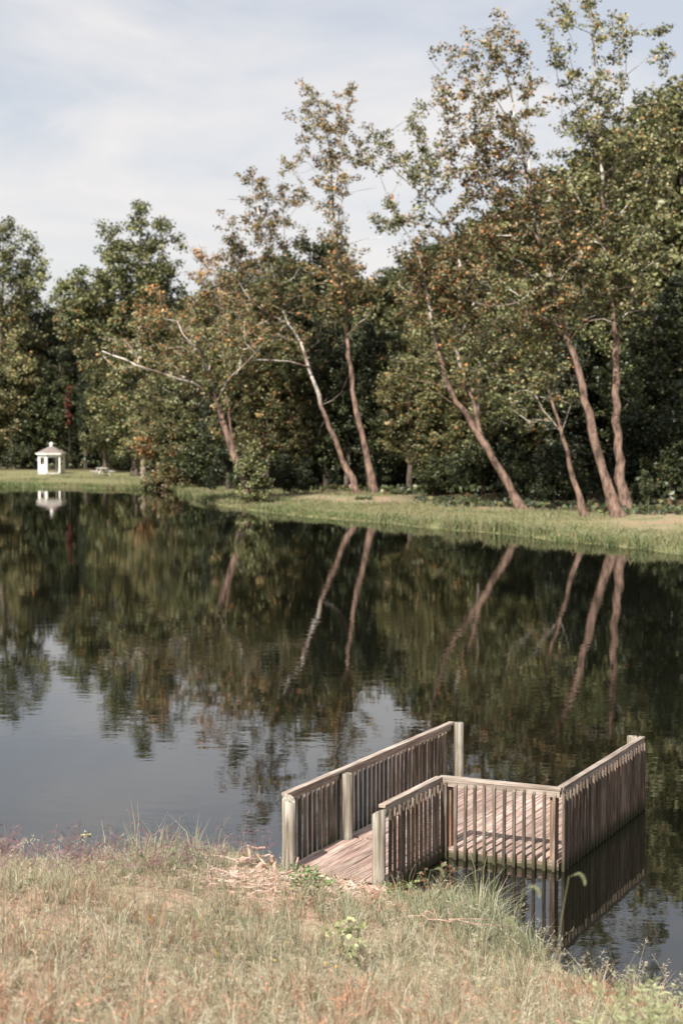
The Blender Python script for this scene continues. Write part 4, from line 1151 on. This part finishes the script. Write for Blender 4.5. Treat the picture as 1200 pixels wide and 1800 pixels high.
for px, py, Yd, lab, ln in ((1010,1538,10.5,'green foxtail head arching over the water by the corner of the dock',1),
                            (765,1528,13.0,'pale foxtail head nodding at the foot of the inner ramp railing',1),
                            (700,1572,9.6,'blurred foxtail head in front of the ramp end',1),
                            (930,1560,10.5,'upright foxtail head before the reflection of the front railing',1),
                            (885,1618,9.8,'foxtail head curving right above the lush grass edge',1),
                            (905,1645,9.4,'foxtail head lowest by the railing reflection',1),
                            (240,1506,11.0,'straw foxtail arching over the grass edge on the open shore',1),
                            (330,1610,8.6,'soft foxtail head before the bare red soil',1),
                            (410,1615,8.8,'soft foxtail head in front of the stick pile',1)):
    foxtail(px, py, Yd, lab, ln)

# broad leaved weeds by the ramp
def weed(px, py, label, n, sz, pal, hgt=.3):
    c = near_hit(px, py); r_ = empty('leafy_weed', c)
    stem = [np.array([(0, 0, -.04), (.01, 0, hgt * .5), (.0, .01, hgt)])]
    tips = [np.array([rng.normal(0, .16), rng.normal(0, .14), rng.uniform(.06, 1) * hgt]) for _ in range(n)]
    _, last = grow([(stem[0], np.array([.006, .005, .003]))], tips, root=r_, name='stem', step=.08, tip_r=.002, bark=(np.array((.2,.2,.1)), np.array((.2,.2,.1))), white_r=.0001)
    foliage(last, lambda i: pal, 6, .05, sz, r_, name='foliage')
    tag(r_, label, 'weed')
weed(548, 1572, 'leafy dark green weed in front of the left ramp post', 34, .055, [(2, (.11,.16,.06)), (1, (.2,.25,.1))], .28)
weed(525, 1560, 'smaller leafy weed close to the stick pile', 20, .05, [(2, (.11,.16,.06)), (1, (.2,.25,.1))], .2)
weed(700, 1578, 'low leafy weed under the inner ramp railing', 24, .05, [(2, (.13,.16,.06)), (1, (.22,.25,.1))], .2)
weed(770, 1570, 'reddish weed at the water by the inner ramp railing', 26, .045, [(2, (.18,.07,.05)), (2, (.2,.2,.1))], .35)
weed(610, 1690, 'tall thin green weed standing in the meadow in front of the ramp', 22, .06, [(2, (.2,.22,.1)), (1, (.26,.27,.14))], .42)

# sticks washed up by the ramp
def stick_mesh(L, r, bends, seed):
    g_ = np.random.default_rng(seed); k = 7
    P = np.zeros((k, 3)); P[:, 0] = np.linspace(-L / 2, L / 2, k)
    P[1:-1, 1] = np.cumsum(g_.normal(0, bends * L / k, k - 2)); P[1:-1, 2] = g_.normal(0, bends * L / k * .5, k - 2)
    mb = MB(); mb.tube(P, r * np.linspace(1, .45, k) * g_.uniform(.85, 1.15, k), 7)
    o = mb
    me = bpy.data.meshes.new('stick'); me.from_pydata(o.v, [], o.f); me.materials.append(M_STICK); me.update()
    return me
sm = [stick_mesh(1.0, rr, .35, 50 + i) for i, rr in enumerate((.012, .016, .02, .011, .024, .014))]
GS = 'dry sticks washed up in a pile beside the ramp'
def lay(px, py, L, rz, me, lift=.03, tilt=0.0, label='bleached dry stick lying in the loose pile beside the ramp', group=GS, thick=1.0):
    c = near_hit(px, py)
    o = bpy.data.objects.new('stick', me); COL.objects.link(o)
    o.location = (c[0], c[1], c[2] + lift); o.scale = (L, thick, thick)
    sl = -.2 * math.sin(rz)                               # follow the slope of the bank
    o.rotation_euler = (rng.uniform(0, .5), tilt - sl, rz)
    tag(o, label, 'stick', group)
    return o
zone = {}
for i in range(64):
    f = rng.uniform()
    px = 365 + 175 * f + rng.normal(0, 22); py = 1532 + 36 * f + rng.normal(0, 15)
    px, py = min(px, 560), max(py, 1519)
    L_, th = rng.uniform(.22, .75), rng.uniform(.6, 1.3)
    o = lay(px, py, L_, rng.normal(-.25, .55), sm[i % 6], rng.uniform(.0, .055), rng.normal(0, .1), thick=th * .8)
    kz = (('long' if L_ > .5 else 'short') + (' stout' if th * (.012, .016, .02, .011, .024, .014)[i % 6] > .016 else ' thin'),
          'at the grassy end of the pile' if px < 405 else 'beside the forked stick of the pile' if px > 500 else 'in the upper middle of the pile' if py < 1546 else 'in the lower middle of the pile')
    zone.setdefault(kz, []).append((px, o))
NTH = ['leftmost'] + [t_ + ' from left' for t_ in ('second', 'third', 'fourth', 'fifth', 'sixth', 'seventh', 'eighth', 'ninth', 'tenth', 'eleventh', 'twelfth', 'thirteenth', 'fourteenth', 'fifteenth', 'sixteenth')]
for (kd, pl_), m_ in zone.items():
    m_.sort(key=lambda t_: t_[0])
    for k_, (px, o) in enumerate(m_):
        o['label'] = (NTH[min(k_, 15)] + ' ' if len(m_) > 1 else '') + kd + ' bleached stick ' + pl_
# bark chips and twig litter round the pile and the ramp end
n_ = 8500
f = rng.uniform(size=n_)
lp = np.array([near_hit(385 + 260 * t_, 1540 + 30 * t_) for t_ in np.linspace(0, 1, 14)])
ti = f * 12.99; i0 = ti.astype(int); fr = (ti - i0)[:, None]
c = lp[i0] * (1 - fr) + lp[i0 + 1] * fr
X = c[:, 0] + rng.normal(0, .22, n_); Y = c[:, 1] + rng.normal(-.1, .32, n_)
s_ = sdist(X, Y); ok = s_ > .03; X, Y, s_ = X[ok], Y[ok], s_[ok]; n_ = len(X)
P = np.stack([X, Y, terrain(X, Y, s_) + rng.uniform(.005, .05, n_)], 1)
az = rng.normal(-.25, .8, n_); ln = rng.uniform(.03, .16, n_); wd = rng.uniform(.003, .010, n_)
d = np.stack([np.cos(az), np.sin(az), rng.normal(0, .18, n_)], 1) * ln[:, None]; e_ = np.stack([-np.sin(az), np.cos(az), rng.normal(0, .5, n_)], 1) * wd[:, None]
V = np.stack([P - d - e_, P + d - e_ * .6, P + d + e_ * .6, P - d + e_], 1).reshape(-1, 3)
C = pick_cols(n_, [(3, (.55, .42, .36)), (2, (.42, .27, .2)), (1.5, (.30, .18, .12)), (1, (.66, .56, .49))])
tag(np_mesh('twig_litter', V, np.arange(4 * n_).reshape(-1, 4), M_GRASS, col=np.repeat(C, 4, 0)), 'pinkish bark chips and twig litter strewn round the stick pile and ramp end', 'litter', kind='stuff')
lay(440, 1522, .5, .75, sm[4], .14, -.35, 'thick pale stick poking up from the top of the pile', None, 1.5)
lay(395, 1520, .85, -.25, sm[2], .12, .08, 'long straight stick across the top of the pile', None, 1.0)
lay(462, 1528, .34, 1.0, sm[4], .1, -.5, 'stubby stick leaning beside the left ramp post', None, 1.3)
lay(385, 1545, .9, -.75, sm[1], .1, .1, 'thin bent stick at the grassy edge of the pile', None, 1.0)
lay(245, 1555, .42, -.5, sm[3], .05, .05, 'lone stick lying on bare red soil away from the pile', None, 1.6)

def drift(name, label, px, py, pts, r0, r1, side=(), mat=M_STICK):
    c = near_hit(px, py); r_ = empty(name, (c[0], c[1], c[2]))
    P = np.array(pts, float)
    tt = np.linspace(0, len(P) - 1, len(P) * 3); P = np.stack([np.interp(tt, np.arange(len(P)), P[:, i]) for i in range(3)], 1)
    P[1:-1] += rng.normal(0, .012, P[1:-1].shape)
    MB().tube(P, np.linspace(r0, r1, len(P)) * rng.uniform(.85, 1.15, len(P)), 8).build('limb', mat, r_, True)
    for sp, ra, rb in side:
        MB().tube(np.array(sp, float), np.linspace(ra, rb, len(sp)), 6).build('side_branch', mat, r_, True)
    tag(r_, label, 'branch')
drift('forked_stick', 'upright forked pale driftwood stick standing beside the left ramp post', 488, 1560,
      [(0, 0, -.05), (-.01, 0, .15), (-.05, .02, .30), (-.06, .03, .36)], .03, .024,
      [([(-.005, 0, .17), (.1, .02, .16), (.2, .04, .2), (.235, .05, .34)], .02, .011)])
drift('fallen_branch', 'long forked bleached branch lying on the grass in front of the dock', 740, 1640,
      [(-.55, .02, .10), (-.3, .05, .13), (-.05, .12, .16), (.15, .02, .14), (.42, 0, .13), (.62, -.06, .10)], .014, .010,
      [([(.3, .01, .14), (.45, .02, .15), (.75, .06, .13)], .01, .005), ([(.42, 0, .13), (.7, -.08, .11), (1.0, -.1, .10)], .010, .006), ([(.0, .1, .16), (.08, .14, .2), (.14, .08, .18)], .011, .007),
       ([(-.55, .02, .10), (-.7, -.02, .10)], .013, .006)])

# two small leaves afloat off the grassy shore
for (px, py, lab_) in ((147, 1468, 'small yellow green leaf afloat off the shore, left of a pair'), (156, 1467, 'small yellow green leaf afloat off the shore, right of a pair')):
    c = at_z(px, py, .012)
    r_ = .045; a0 = rng.uniform(0, 6)
    V = [(0, 0, .004)] + [(r_ * (1 - .25 * abs(math.sin(t_ * .5))) * math.cos(t_ + a0), r_ * math.sin(t_ + a0), .012 * math.sin(2 * t_) ** 2) for t_ in np.linspace(.25, 6.03, 14)]
    o = MB().add(V, [(0, k, k + 1) for k in range(1, 14)], (.42, .42, .16)).build('floating_leaf', M_GRASS)
    o.location = c; tag(o, lab_, 'leaf', 'pair of leaves afloat on the pond')
